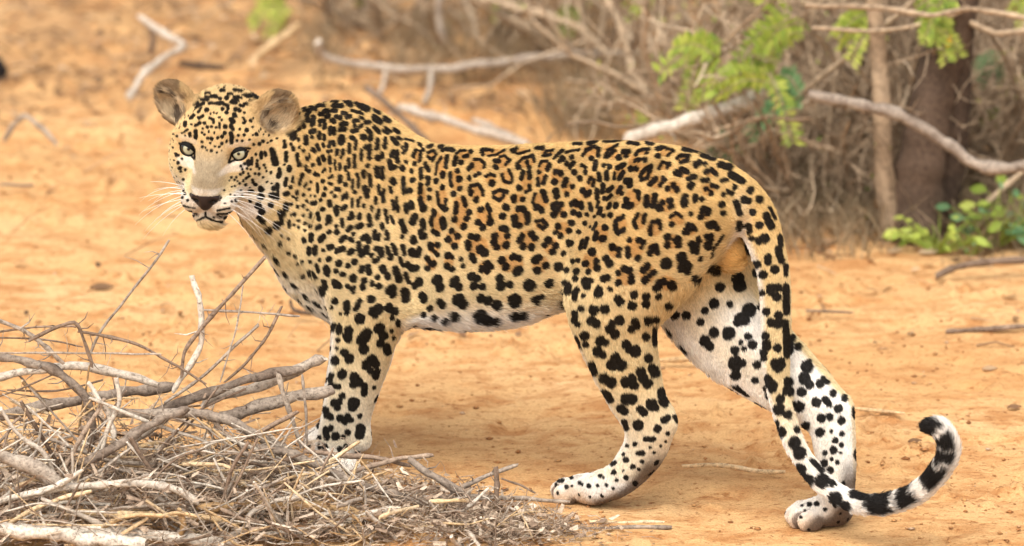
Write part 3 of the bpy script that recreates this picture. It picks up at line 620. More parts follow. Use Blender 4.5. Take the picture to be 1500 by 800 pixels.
14 590 80 620 85;14 720 80 790 85;12 660 112 700 115;16 505 140 545 140;12 440 110 480 108;8 440 140 480 148;14 365 150;12 400 172 455 172;16 330 215 360 205;14 390 220 420 210;10 345 250 370 235;12 475 208 530 208;14 540 208 600 205;14 610 210 655 230 660 265;14 580 160;20 650 155;16 730 145 790 155;18 830 130 880 135;20 910 110 940 145;14 880 180 920 195;14 690 195 740 200;12 700 178 760 180;14 780 228 810 230;14 820 210 850 212;20 450 270;18 605 265;20 645 298;10 400 250 370 300;14 295 350 320 325;14 375 350 410 330;22 735 270;24 725 325;20 768 275;10 490 310;10 550 305;8 520 300;12 480 350 515 370 520 400;14 575 345;12 600 370;20 690 365 710 385;16 690 430 710 460;12 345 425 385 400;14 430 402;14 240 400 240 425;8 300 415;12 455 440;10 415 455;10 500 435;12 545 445;10 575 400 580 450;18 630 437;10 810 350 830 385;12 815 400;18 840 470;12 880 380;10 820 300;16 345 480 340 540;18 685 500 700 540 695 590;12 405 495;12 430 515;16 460 550;18 500 555;14 560 545;14 600 535;16 628 497;10 485 595;12 405 585;12 600 600;12 410 635;10 440 640;10 455 665;10 535 630;10 572 635;12 495 675;10 285 500 290 530;8 210 500 270 465;8 240 525;10 160 530;8 125 510;10 760 520;10 800 575;10 745 575;12 820 520;10 775 460;8 870 565;14 910 610;16 962 605;14 940 510;10 900 440;14 1005 580;8 1020 680;14 985 690 985 740;12 1025 690 1030 720;12 930 710;18 1100 700;12 150 700;12 175 715;8 205 750;10 170 785;10 895 740;12 945 770;12 855 770;8 120 640;8 550 690;6 600 670
Q 235 200 5.517
12 130 150;10 142 212;12 158 255;8 175 180;8 165 285;8 185 345;8 200 270;8 185 435;8 197 462;9 175 495;9 218 515;9 165 540;5 180 560 240 575 280 580;6 195 600 250 610;5 220 635 270 645;7 245 470 258 500;7 490 490 478 510;6 515 435;8 520 540;9 577 525;9 610 518;5 460 600 560 580;6 460 630 540 625 590 610;8 520 660 570 640;5 430 655;12 710 200 715 225;8 740 190 740 225;10 780 220 780 240;8 840 230;8 680 220;9 648 240;9 670 290;8 710 300;9 645 305;7 600 350;7 575 330;6 555 355;8 615 330;8 720 320 690 340;9 765 300;11 800 305;9 830 330;6 670 350;9 745 350;11 770 390;9 750 370;9 690 390;7 640 380;6 600 400;7 650 435;8 715 440 750 440;7 670 360;7 580 405;6 625 360;7 700 260;7 660 265;7 730 265;8 800 260;8 860 280;8 850 250;5 565 470;5 600 475;5 660 470;12 725 520;22 815 425;18 920 420;22 810 485;22 915 480;14 945 390;24 790 560;20 890 555;24 820 605;22 800 660;18 830 690;28 940 720;28 875 765;28 980 630;18 965 290 955 320;22 920 180 930 215;12 895 290;6 552 210 572 150 600 108 650 90 722 95;7 552 210 600 190 660 166 708 122;6 155 56 200 44 250 64 278 110 276 180;6 160 70 192 118 240 146 274 182;7 365 615 365 650;6 362 652 330 664 300 682;6 368 652 410 672 450 688 500 692
"""
STROKES = []; GROW = dict(A=1.2, B=1.22, C=1.2, D=1.2, E=1.3, F=1.42, G=1.2, H=1.3, I=1.3, J=1.2, K=1.05, L=1.1, M=1.25, N=1.2, O=1.15, P=1.22, Q=1.25)
for line in MARKS.strip().split('\n'):
    if line[0].isalpha(): cn, ox, oy, sc_ = line.split(); ox, oy, sc_ = float(ox), float(oy), float(sc_); continue
    for it in line.split(';'):
        v = [float(a) for a in it.split()]
        if cn in 'EBH' and v[2] > 745: continue      # already read in the neighbouring crop
        Q_ = np.array(v[1:]).reshape(-1, 2) / sc_ + (ox, oy); R_ = v[0] / sc_ * (GROW[cn] if len(v) < 6 else min(GROW[cn], 1.12)) + (.55 if cn in 'EFHI' and len(v) >= 7 else 1.2 if cn in 'EFHI' else .65 if cn in 'AB' else 1.1 if cn in 'CJN' else 1.5 if cn == 'D' else .5 if cn in 'GMN' else .35)
        if len(Q_) == 1: Q_ = np.vstack([Q_, Q_ + (.01, 0)])
        STROKES.append((R_, Q_, cn))

# brown-centred rosettes: crop origin, scale, then "x y half-width half-height"
ROSE = """
600 190 6.25
65 240 40 60;205 235 50 50;290 330 60 110;500 230 75 55;620 320 85 75;420 460 65 105;770 210 115 42;850 300 90 65;740 450 55 55;890 440 68 80;1010 200 95 35;1070 290 90 65;1065 470 65 105;1230 330 68 60;1210 450 50 68;1350 420 65 85;610 570 82 82;825 600 78 72;990 630 78 48;1200 660 82 95;300 640 56 115;110 620 45 135;470 690 80 90;1360 730 80 80;1440 530 60 85;1260 210 68 38
600 300 6.25
250 160 70 110;475 120 90 115;690 100 85 115;1020 110 88 100;830 330 108 110;1080 320 102 98;1210 180 72 72;1400 220 92 76;1290 380 76 92;400 310 76 92;620 370 115 105;220 400 60 70;360 510 55 85;200 540 65 70;930 540 135 95;1190 540 95 88;700 580 78 70
820 190 6.25
290 200 86 66;470 200 75 75;610 220 55 45;760 200 75 35;970 200 86 55;1130 260 72 52;790 395 76 92;960 330 76 52;1120 390 76 56;890 480 92 70;1040 530 80 70;670 630 92 100;830 650 72 70;970 690 88 76;1390 390 70 50;550 380 65 80;690 310 76 86;290 470 50 62;240 580 60 65;160 680 70 60;540 560 50 60;1360 550 76 60
810 300 6.25
615 180 76 106;790 150 78 90;930 210 86 86;1130 130 82 76;1260 220 72 66;440 270 76 102;750 390 102 112;920 410 70 66;560 420 66 80;1100 340 92 76;660 650 92 104;870 630 88 102;1390 80 66 60;1040 720 108 80;350 520 88 92
"""
ROSES = []
for line in ROSE.strip().split('\n'):
    if ';' not in line: ox, oy, sc_ = [float(a) for a in line.split()]; continue
    for it in line.split(';'):
        a = [float(b) / sc_ for b in it.split()]; ROSES.append((a[0] + ox, a[1] + oy, a[2], a[3]))
# ---- hair roots on the skin
tri = np.vstack([LQ[:, [0, 1, 2]], LQ[:, [0, 2, 3]]])
P0, P1, P2 = LV_[tri[:, 0]], LV_[tri[:, 1]], LV_[tri[:, 2]]
ar = np.linalg.norm(np.cross(P1 - P0, P2 - P0), axis=1) * .5
dens = 1.0 + 1.3 * RV['head'][tri[:, 0]]
dens *= np.where(LN[tri[:, 0]] @ (RB @ np.array([0, -CP, SP])) > -.35, 1.0, .35)      # thinner on the far side
NH = 620000
cum = np.cumsum(ar * dens); pick = np.searchsorted(cum, rng.random(NH) * cum[-1])
u = rng.random(NH); v = rng.random(NH); fl = u + v > 1; u[fl], v[fl] = 1 - u[fl], 1 - v[fl]
HP = P0[pick] * (1 - u - v)[:, None] + P1[pick] * u[:, None] + P2[pick] * v[:, None]
HN = LN[tri[pick, 0]] * (1 - u - v)[:, None] + LN[tri[pick, 1]] * u[:, None] + LN[tri[pick, 2]] * v[:, None]
HN /= np.linalg.norm(HN, axis=1, keepdims=True)

# ---- how each hair lies (its colour is taken half way along it)
R1 = regions(HP, HN)
TDh = tangent_dir(HP, HN, R1)
ln = np.full(NH, .0088)
ln = np.where(R1['head'] > .3, .0042 + .006 * sstep(.0, -.10, R1['q'][:, 1]), ln)
ln = ln + .009 * sstep(-.2, -.8, HN[:, 2]) * (HP[:, 2] > .25) * (R1['head'] < .3)
ln = ln * (1 - .35 * R1['leg'] * sstep(.3, .1, HP[:, 2])) * (1 - .35 * sstep(.08, .04, HP[:, 2]))
ln = np.where(R1['tail'] > .5, .008 + .005 * sstep(.3, .8, R1['tt']), ln)
ln = np.where(R1['ear'] > .3, .009 + .010 * R1['earin'], ln)
ln *= rng.uniform(.6, 1.25, NH)
ln = np.maximum(ln, .0042)
lift = .30 + .25 * R1['ear'] + .15 * (ln > .016) + .30 * sstep(.0085, .005, ln)
j = rng.normal(0, .16, (NH, 3)); cl = np.column_stack([vnoise(HP[:, 0] * 55, HP[:, 1] * 55, HP[:, 2] * 55, s) - .5 for s in (41, 42, 43)])
dr = TDh + HN * lift[:, None] + j + cl * .5
dr /= np.linalg.norm(dr, axis=1, keepdims=True)
dr2 = dr + TDh * .35 - HN * .30; dr2 /= np.linalg.norm(dr2, axis=1, keepdims=True)
# ---- paint the markings and the groin shade on the skin and half way up and at the tip of each hair
nv_ = len(LV_)
S0 = HP - HN * .0004; S1 = S0 + dr * (ln * .5)[:, None]; S2 = S1 + dr2 * (ln * .5)[:, None]
BP_ = np.vstack([LV_, S1]); BN_ = np.vstack([LN, HN])
RA = regions(BP_, BN_); COLR = coat(BP_, BN_, RA)
AP = np.vstack([BP_, S2]); AN = np.vstack([BN_, HN])
RA = {k: np.concatenate([v_, v_[nv_:]]) for k, v_ in RA.items()}; COLR = np.vstack([COLR, COLR[nv_:]])
dark = np.zeros(len(AP)); fill = np.zeros(len(AP))
CELL = .012
key = np.floor((AP - AP.min(0)) / CELL).astype(np.int64); dim = key.max(0) + 3
kid = (key[:, 0] * dim[1] + key[:, 1]) * dim[2] + key[:, 2]
so = np.argsort(kid, kind='stable'); ks = kid[so]; amin = AP.min(0)
nz1 = vnoise(AP[:, 0] * 150, AP[:, 1] * 150, AP[:, 2] * 150, 21) - .5
nz2 = vnoise(AP[:, 0] * 420, AP[:, 1] * 420, AP[:, 2] * 420, 22) - .5
def near(c, rad):
    lo = np.floor((c - rad - amin) / CELL).astype(int); hi = np.floor((c + rad - amin) / CELL).astype(int)
    lo = np.maximum(lo, 0); hi = np.minimum(hi, dim - 1); out = []
    for a in range(lo[0], hi[0] + 1):
        for b in range(lo[1], hi[1] + 1):
            k0 = (a * dim[1] + b) * dim[2]
            i0, i1 = np.searchsorted(ks, (k0 + lo[2], k0 + hi[2] + 1))
            if i1 > i0: out.append(so[i0:i1])
    return np.concatenate(out) if out else np.zeros(0, int)
PX = to_px(AP); VW = CAMB - AP; VW /= np.linalg.norm(VW, axis=1, keepdims=True); FC = (AN * VW).sum(1)
facc = np.zeros(len(AP)); HITS = []
for R_, Q_, cn in STROKES:
    mid = Q_.mean(0); hl = np.linalg.norm(Q_ - mid, axis=1).max()
    h = None
    for of in ((0, 0), (0, 3), (0, -3), (-4, 0), (4, 0), (0, 7)):
        h = BV.ray_cast(Vector(CAMB), Vector(RB @ ray(mid[0] + of[0], mid[1] + of[1])))
        if h[0] is not None: break
    if h[0] is None: continue
    hp_ = np.array(h[0]); cosv = max(abs(np.array(h[1]) @ ((CAMB - hp_) / np.linalg.norm(CAMB - hp_))), .35)
    idx = near(hp_, (hl + R_ + 11) * PXM / cosv)
    HITS += [hp_] if hl < 3 else [np.array(BV.find_nearest(Vector(hp_ + RB @ np.array([o[0], 0, -o[1]]) * PXM))[0]) for o in (Q_ - mid)]
    idx = idx[FC[idx] > -.30]
    if not len(idx): continue
    P_ = PX[idx]; d = np.full(len(idx), 1e9)
    for a, b in zip(Q_[:-1], Q_[1:]):
        ab = b - a; t = np.clip(((P_ - a) @ ab) / (ab @ ab), 0, 1); d = np.minimum(d, np.linalg.norm(P_ - a - t[:, None] * ab, axis=1))
    e = d + nz1[idx] * min(2.2, R_ * .7) + nz2[idx] * min(1.2, R_ * .4)
    R_ = R_ + (1.5 if mid[1] > 425 and 600 < mid[0] < 830 else 0)
    s = sstep(R_ + .8, R_ - .6, e)
    dark[idx] = np.maximum(dark[idx], s)
    if cn in 'EFHIAM': facc[idx] += np.exp(-(d / (R_ + 3.2)) ** 2)
HITS = np.array(HITS)
# spots the photograph does not show, wherever no traced one lies
SPOTS = [s_ for s_ in SPOTS if ((HITS - LV_[s_[0]]) ** 2).sum(1).min() > (s_[1][0] * 1.0) ** 2]
TD = tangent_dir(LV_, LN, RV)
BLOBS = []      # (centre, axis1, axis2, a, b, kind)
for i, (sx, R, kind, el) in SPOTS:
    p, n, t = LV_[i], LN[i], TD[i]
    b = np.cross(n, t)
    R = R * rng.uniform(.85, 1.15)
    if kind == 2: kind = 1 if rng.random() < .5 else 0
    if kind == 0:
        if R > .009:                         # two or three merged lumps
            a0 = rng.uniform(-.5, .5); ca, sa = math.cos(a0), math.sin(a0)
            t1, t2 = t * ca + b * sa, b * ca - t * sa
            for k in range(rng.integers(1, 4)):
                o = t1 * rng.uniform(-.55, .55) * R * el * .7 + t2 * rng.uniform(-.45, .45) * R
                f = rng.uniform(.62, .9)
                BLOBS.append((p + o, t1, t2, R * f * math.sqrt(el), R * f / math.sqrt(el) * 1.05, 0))
        else:
            a0 = rng.normal(0, .35); ca, sa = math.cos(a0), math.sin(a0)
            BLOBS.append((p, t * ca + b * sa, b * ca - t * sa, R * math.sqrt(el) * rng.uniform(.9, 1.3), R / math.sqrt(el), 0))
    else:
        BLOBS.append((p, t, b, R * .80 * el, R * .80, 1))
        k = rng.integers(4, 7); a0 = rng.uniform(0, 6.28); gap = rng.integers(0, k) if rng.random() < .7 else -1
        for j in range(k):
            if j == gap: continue
            a = a0 + j * 6.283 / k + rng.normal(0, .12)
            rr = R * rng.uniform(.68, .82)
            c_ = p + (t * math.cos(a) * el + b * math.sin(a)) * rr
            tt_ = -t * math.sin(a) + b * math.cos(a); nn_ = t * math.cos(a) + b * math.sin(a)
            BLOBS.append((c_, tt_, nn_, R * rng.uniform(.42, .58), R * rng.uniform(.27, .36), 0))
for c, t1, t2, a, b, kind in BLOBS:
    idx = near(np.asarray(c), max(a, b) * 1.35)
    if not len(idx): continue
    o = AP[idx] - c
    nrm = np.cross(t1, t2); ok = (AN[idx] @ nrm) > -.1
    e = np.sqrt((o @ t1 / a) ** 2 + (o @ t2 / b) ** 2 + (o @ nrm / max(a, b) * .5) ** 2) + nz1[idx] * .34 * min(1, a / .006) + nz2[idx] * .22
    s = sstep(1.16, .90, e) * ok
    if kind == 0: dark[idx] = np.maximum(dark[idx], s)
    else: fill[idx] = np.maximum(fill[idx], s)
trunk = (1 - RA['head']) * (1 - RA['tail']) * sstep(.30, .36, AP[:, 2]) * sstep(.40, .22, AP[:, 0])
for ru, rv, ra1, ra2 in ROSES:
    h = BV.ray_cast(Vector(CAMB), Vector(RB @ ray(ru, rv)))
    if h[0] is None: continue
    idx = near(np.array(h[0]), (max(ra1, ra2) + 3) * PXM * 1.6); idx = idx[FC[idx] > -.1]
    e = np.sqrt(((PX[idx, 0] - ru) / ra1) ** 2 + ((PX[idx, 1] - rv) / ra2) ** 2) + nz1[idx] * .25
    fill[idx] = np.maximum(fill[idx], sstep(1.0, .72, e))
# tail: rings towards the tip
tt = RA['tt']; T = RA['tail']
ringw = vnoise(AP[:, 0] * 60, AP[:, 1] * 60, AP[:, 2] * 60, 31) - .5
TPX = to_px(TC)
curl = bp(1322, 665, .05); oc = AP - curl; oc /= np.linalg.norm(oc, axis=1, keepdims=True)
edge = 1 - .9 * sstep(.70, .95, (AN * oc).sum(1))
for (cu, cv, hw) in ((1292, 740, .024), (1328, 722, .019), (1364, 697, .024), (1377, 668, .013), (1385, 646, .016), (1363, 628, .020)):
    ct = TCL[np.argmin(((TPX - (cu, cv)) ** 2).sum(1))]
    dark = np.maximum(dark, T * edge * sstep(hw + .006, hw - .004, np.abs(tt + ringw * .016 - ct)))
bald = np.clip(RA['nose'] + RA['mouth'] * .8, 0, 1)
dark *= (1 - RA['nose']) * (1 - .92 * RA['ear'])
COLR = mix(COLR, FILL, fill * .78)
COLR = mix(COLR, BLACK, dark * .985)

# ---- the skin
leo = link('leopard', None); leo.rotation_euler = (0, 0, math.pi - TH)
tag(leo, 'spotted leopard standing side on with its head turned, tail tip curled', 'leopard')
m_skin, nt, bs = new_mat('leopard_skin')
at = N(nt, 'ShaderNodeAttribute', attribute_name='coat'); nt.links.new(at.outputs['Color'], bs.inputs['Base Color'])
bs.inputs['Roughness'].default_value = .62; bs.inputs['Specular IOR Level'].default_value = .25
gl = N(nt, 'ShaderNodeAttribute', attribute_name='bare'); mr = N(nt, 'ShaderNodeMapRange'); mr.inputs['To Min'].default_value = .75; mr.inputs['To Max'].default_value = .38
nt.links.new(gl.outputs['Fac'], mr.inputs['Value']); nt.links.new(mr.outputs[0], bs.inputs['Roughness'])
me = mesh_np('body', LV_, LQ)
a_ = me.color_attributes.new('coat', 'FLOAT_COLOR', 'POINT'); a_.data.foreach_set('color', np.column_stack([COLR[:nv_], np.ones(nv_)]).astype(np.float32).ravel())
a_ = me.attributes.new('bare', 'FLOAT', 'POINT'); a_.data.foreach_set('value', RA['nose'][:nv_].astype(np.float32))
body = link('body', me, leo, m_skin)

# ---- the fur: one strand a root
R2 = {k: RA[k][nv_:nv_ + NH] for k in RA}
eyeq = R2['q']
keep = rng.random(NH) > np.clip(R2['nose'] * 1.5 + bald[nv_:nv_ + NH] * .6, 0, 1)
for sg in (1, -1):
    de = np.linalg.norm(eyeq - np.array([sg * .0465, .0045, 0]), axis=1); keep &= de > .0195
keep &= HP[:, 2] > .004
S2[:, 2] = np.maximum(S2[:, 2], .002)
jit = rng.uniform(.76, 1.20, NH)[:, None]
c1_, c2_ = np.clip(COLR[nv_:nv_ + NH] * jit, 0, .92)[keep], np.clip(COLR[nv_ + NH:] * jit, 0, .92)[keep]
PTS = np.stack([S0, S1, S2], 1)[keep].reshape(-1, 3); nk = int(keep.sum())
hcv = bpy.data.hair_curves.new('fur'); hcv.add_curves([3] * nk)
hcv.attributes['position'].data.foreach_set('vector', PTS.astype(np.float32).ravel())
ra_ = hcv.attributes.new('radius', 'FLOAT', 'POINT')
base = np.where(R2['head'][keep] > .3, .00042, .00058)
rad = np.column_stack([base, base * .85, base * .12]); ra_.data.foreach_set('value', rad.astype(np.float32).ravel())
ca_ = hcv.attributes.new('coat', 'FLOAT_COLOR', 'POINT'); cc_ = np.ones((nk, 3, 4), np.float32); cc_[:, 0, :3] = c1_; cc_[:, 1, :3] = c1_; cc_[:, 2, :3] = c2_; ca_.data.foreach_set('color', cc_.ravel())
m_fur, nt, bs = new_mat('leopard_fur')
at = N(nt, 'ShaderNodeAttribute', attribute_name='coat'); nt.links.new(at.outputs['Color'], bs.inputs['Base Color'])
bs.inputs['Roughness'].default_value = .6; bs.inputs['Specular IOR Level'].default_value = .07
fur = link('fur', hcv, leo, m_fur); tag(fur, kind='stuff')

# ---- eyes
def revolve_cap(R, a0, a1, n=40, m=14):
    vs, fs = [], []
    for i in range(m + 1):
        a = a0 + (a1 - a0) * i / m
        for k in range(n):
            t = 2 * math.pi * k / n; vs.append((R * math.sin(a) * math.cos(t), R * math.cos(a), R * math.sin(a) * math.sin(t)))
    for i in range(m):
        for k in range(n): fs.append((i * n + k, i * n + (k + 1) % n, (i + 1) * n + (k + 1) % n, (i + 1) * n + k))
    return np.array(vs), np.array(fs)
m_eye, nt, bs = new_mat('leopard_eye')
tc = N(nt, 'ShaderNodeTexCoord'); sx = N(nt, 'ShaderNodeSeparateXYZ'); nt.links.new(tc.outputs['Object'], sx.inputs[0])
cx = N(nt, 'ShaderNodeCombineXYZ'); nt.links.new(sx.outputs['X'], cx.inputs['X']); nt.links.new(sx.outputs['Z'], cx.inputs['Y'])
le = N(nt, 'ShaderNodeVectorMath', operation='LENGTH'); nt.links.new(cx.outputs[0], le.inputs[0])
mu = N(nt, 'ShaderNodeMath', operation='MULTIPLY'); mu.inputs[1].default_value = 50.0; nt.links.new(le.outputs['Value'], mu.inputs[0])
nz = N(nt, 'ShaderNodeTexNoise'); nz.inputs['Scale'].default_value = 700; nt.links.new(tc.outputs['Object'], nz.inputs['Vector'])
ad = N(nt, 'ShaderNodeMath', operation='MULTIPLY_ADD'); ad.inputs[1].default_value = .05; nt.links.new(nz.outputs['Fac'], ad.inputs[0]); nt.links.new(mu.outputs[0], ad.inputs[2])
rp = ramp(nt, [(0, (.004, .004, .004)), (.150, (.004, .004, .004)), (.185, (.28, .25, .14)), (.34, (.40, .375, .25)), (.50, (.33, .315, .22)), (.56, (.05, .05, .03)), (.62, (.008, .007, .006))])
nt.links.new(ad.outputs[0], rp.inputs[0]); nt.links.new(rp.outputs[0], bs.inputs['Base Color'])
bs.inputs['Roughness'].default_value = .06; bs.inputs['Specular IOR Level'].default_value = .6
m_lid, nt, bs = new_mat('leopard_eyelid'); bs.inputs['Base Color'].default_value = (.007, .006, .005, 1); bs.inputs['Roughness'].default_value = .7; bs.inputs['Specular IOR Level'].default_value = .12
ER = .0168
for sg in (1, -1):
    ec = hp(sg * .0465, .0045, 0)
    yaw_ = sg * math.radians(10)                       # gaze straight ahead, lids turned outward
    eo = link('eye', mesh_np('eye', *revolve_cap(ER, 0.0, 1.9)), leo, m_eye)
    look = np.linalg.inv(RB.T) @ (CAM - RB.T @ ec); look = look / np.linalg.norm(look)
    gz = .6 * look + .4 * RH[:, 1]; gz /= np.linalg.norm(gz)
    zx = RH[:, 2] - gz * (RH[:, 2] @ gz); zx /= np.linalg.norm(zx); xx = np.cross(gz, zx)
    em = Matrix(np.block([[np.column_stack([xx, gz, zx]), ec[:, None]], [np.zeros((1, 3)), np.ones((1, 1))]]).tolist())
    eo.matrix_basis = em
    # lids: a shell over the ball with an almond opening, inner corner drawn down towards the nose
    n, m = 48, 8; vs, fs = [], []
    for k in range(n):
        t = 2 * math.pi * k / n; ct, st_ = math.cos(t), math.sin(t)
        ax_ = .0150 * ct; az = (.0080 if st_ > 0 else .0080) * st_ * (1 - .25 * abs(ct) ** 3)
        tilt = math.radians(24); X_ = ax_ * math.cos(tilt) - az * math.sin(tilt); Z_ = ax_ * math.sin(tilt) + az * math.cos(tilt)
        if ct < -.75: X_ -= .0035 * (-ct - .75) / .25; Z_ -= .0030 * (-ct - .75) / .25
        X_ *= sg
        r0 = math.hypot(X_, Z_); an = math.atan2(Z_, X_)
        for i in range(m + 1):
            f = i / m; rr_ = r0 + (.0190 - r0) * f if r0 < .0186 else r0 + .0008 * f
            Rl = ER + .0009 + .0007 * math.sin(f * math.pi)
            rr_ = min(rr_, Rl * .999)
            y_ = math.sqrt(max(Rl ** 2 - rr_ ** 2, 0))
            vs.append((rr_ * math.cos(an), y_ if i else y_ - .0012, rr_ * math.sin(an)))
    for k in range(n):
        for i in range(m):
            a, b = k * (m + 1) + i, ((k + 1) % n) * (m + 1) + i
            fs.append((a, b, b + 1, a + 1))
    yr = rot('Z', -yaw_)
    lo_ = link('eyelid', mesh_np('eyelid', np.array(vs), np.array(fs)), eo, m_lid)
    lo_.matrix_basis = em.inverted() @ Matrix(np.block([[RH @ yr, ec[:, None]], [np.zeros((1, 3)), np.ones((1, 1))]]).tolist())
# ---- whiskers
m_wh, nt, bs = new_mat('leopard_whisker'); bs.inputs['Base Color'].default_value = (.85, .82, .76, 1); bs.inputs['Roughness'].default_value = .35
def tube_mesh(P, R, sides=5):
    """closed tapered tube along the polyline P (k,3) with radii R"""
    P = np.asarray(P, float); R = np.asarray(R, float)
    T = np.gradient(P, axis=0); T /= np.maximum(np.linalg.norm(T, axis=1, keepdims=True), 1e-9)
    u = np.cross(T[0], (0, 0, 1.0));
    if np.linalg.norm(u) < 1e-3: u = np.cross(T[0], (1.0, 0, 0))
    vs = []
    for i in range(len(P)):
        u = u - T[i] * (u @ T[i]); u /= np.linalg.norm(u); w = np.cross(T[i], u)
        a = 2 * np.pi * np.arange(sides) / sides
        vs.append(P[i] + R[i] * (np.cos(a)[:, None] * u + np.sin(a)[:, None] * w))
    vs = np.vstack(vs); k = np.arange(sides); q = []
    for i in range(len(P) - 1):
        q.append(np.column_stack([i * sides + k, i * sides + (k + 1) % sides, (i + 1) * sides + (k + 1) % sides, (i + 1) * sides + k]))
    caps = [np.vstack([k[::-1]]), np.vstack([(len(P) - 1) * sides + k])]
    return vs, [np.vstack(q), np.vstack(caps)]
for sg in (1, -1):
    for row in range(4):
        for k in range(4 if row in (1, 2) else 3):
            b = np.array([sg * (.030 + .007 * k), .070 - .013 * k, -.060 - .008 * row])
            L_ = random.uniform(.075, .14)
            out = np.array([sg * 1.0, .10 - .08 * k, .18 - .27 * row + random.uniform(-.12, .12)]); out /= np.linalg.norm(out)
            t = np.linspace(0, 1, 9)[:, None]
            P = b + out * L_ * t + np.array([-sg * .012, -.020, -.035]) * t ** 2 * random.uniform(.5, 1.4)
            Pw = np.array([hp(*q_) for q_ in P])
            link('whisker', mesh_np('whisker', *tube_mesh(Pw, np.linspace(.00052, .00014, 9), 5)), leo, m_wh)
# ------------------------------------------------------------------ ground
def grid_axis(lo, hi, step, far, grow=1.22):
    a = list(np.arange(lo, hi + 1e-6, step)); s = step
    while a[-1] < far: s *= grow; a.append(a[-1] + s)
    s = step
    while a[0] > -far: s *= grow; a.insert(0, a[0] - s)
    return np.array(a)
gx = grid_axis(-1.35, 1.35, .0085, 1500); gy = grid_axis(-.62, 4.6, .0125, 1500)
GXX, GYY = np.meshgrid(gx, gy, indexing='ij')
FEET = [RB.T @ np.array([*c, 0]) for c in ((fp[0], fp[1]), (fp[0], -.06), tuple(bground(848, 725, .012)[:2]), tuple(bground(1203, 760, .012)[:2]))]
def ground_h(x, y):
    h = (fbm(x * .9, y * .9, 0 * x, 3, 101) - .5) * .05
    h = h + (fbm(x * 6, y * 6, 0 * x + 3, 3, 103) - .5) * .014
    cl_ = fbm(x * 38, y * 38, 0 * x + 7, 3, 107); pa = sstep(.42, .62, fbm(x * 3, y * 3, 0 * x, 2, 111)); h = h + np.maximum(cl_ - .56, 0) * .055 * (.25 + pa)
    pr = vnoise(x * 9, y * 11, 0 * x + 1, 109); h = h - np.maximum(pr - .74, 0) * .05           # scuffs and old prints
    w = np.ones_like(x)
    for f in FEET: w = w * (.12 + .88 * sstep(.05, .22, np.hypot(x - f[0], y - f[1])))
    w = w * sstep(60, 20, np.hypot(x, y))
    return (h - .004) * w
GZZ = ground_h(GXX, GYY)
gi = np.arange(len(gx) * len(gy)).reshape(len(gx), len(gy))
gq = np.stack([gi[:-1, :-1], gi[1:, :-1], gi[1:, 1:], gi[:-1, 1:]], -1).reshape(-1, 4)
gme = mesh_np('ground', np.stack([GXX, GYY, GZZ], -1).reshape(-1, 3), gq)
# where leaf litter lies: under the thicket and across the back
def litter(x, y):
    n = fbm(x * 1.6, y * 1.6, 0 * x, 4, 131) - .5
    back = sstep(2.55, 3.35, y + n * 1.5 - .25 * np.exp(-((x + .75) / .5) ** 2))
    brush = sstep(1.45, 2.05, y + n * .8) * sstep(.35, .75, x + n * .6)
    pile = sstep(.62, .35, np.hypot((x + .55) / 1.15, (y + .28) / .55) + n * .25) * .55
    return np.clip(np.maximum(np.maximum(back * .62, brush * .9), pile), 0, 1)
a_ = gme.attributes.new('litter', 'FLOAT', 'POINT'); a_.data.foreach_set('value', litter(GXX, GYY).ravel().astype(np.float32))
m_gr, nt, bs = new_mat('ground_sand')
tc = N(nt, 'ShaderNodeTexCoord')
def noise(nt, tc, scale, detail=6, rough=.6, dist=0, stretch=None):
    n = N(nt, 'ShaderNodeTexNoise'); n.inputs['Scale'].default_value = scale; n.inputs['Detail'].default_value = detail
    n.inputs['Roughness'].default_value = rough; n.inputs['Distortion'].default_value = dist
    if stretch:
        mp = N(nt, 'ShaderNodeMapping'); mp.inputs['Scale'].default_value = stretch
        nt.links.new(tc.outputs['Object'], mp.inputs[0]); nt.links.new(mp.outputs[0], n.inputs['Vector'])
    else: nt.links.new(tc.outputs['Object'], n.inputs['Vector'])
    return n
# Mix node has several A/B sockets: pick the colour ones
def mixc(nt, fac, a, b, blend='MIX'):
    m = N(nt, 'ShaderNodeMix'); m.data_type = 'RGBA'; m.blend_type = blend
    F_, A_, B_ = m.inputs[0], m.inputs[6], m.inputs[7]
    for sock, val in ((F_, fac), (A_, a), (B_, b)):
        if isinstance(val, tuple): sock.default_value = (*val, 1)
        elif isinstance(val, (int, float)): sock.default_value = val
        else: nt.links.new(val, sock)
    return m.outputs[2]
n1 = noise(nt, tc, 1.3, 5, .62, .3, (1, 1.5, 1)); n2 = noise(nt, tc, 9, 7, .68, .4, (1, 1.7, 1)); n3 = noise(nt, tc, 55, 5, .7, 0, (1, 1.5, 1)); n4 = noise(nt, tc, 260, 3, .6)
r1 = ramp(nt, [(.32, (.60, .332, .135)), (.55, (.67, .402, .180)), (.72, (.72, .465, .232))]); nt.links.new(n1.outputs['Fac'], r1.inputs[0])
r2 = ramp(nt, [(.38, (.0, .0, .0)), (.54, (1, 1, 1))]); nt.links.new(n2.outputs['Fac'], r2.inputs[0])
c1 = mixc(nt, r2.outputs[0], (.49, .235, .088), r1.outputs[0])
r3 = ramp(nt, [(.34, (0, 0, 0)), (.45, (1, 1, 1))]); nt.links.new(n3.outputs['Fac'], r3.inputs[0])
c2 = mixc(nt, r3.outputs[0], (.33, .135, .045), c1)
r4 = ramp(nt, [(.35, (.84, .82, .80)), (.65, (1.08, 1.08, 1.08))]); nt.links.new(n4.outputs['Fac'], r4.inputs[0])
c3 = mixc(nt, 1.0, c2, r4.outputs[0], 'MULTIPLY')
lt = N(nt, 'ShaderNodeAttribute', attribute_name='litter')
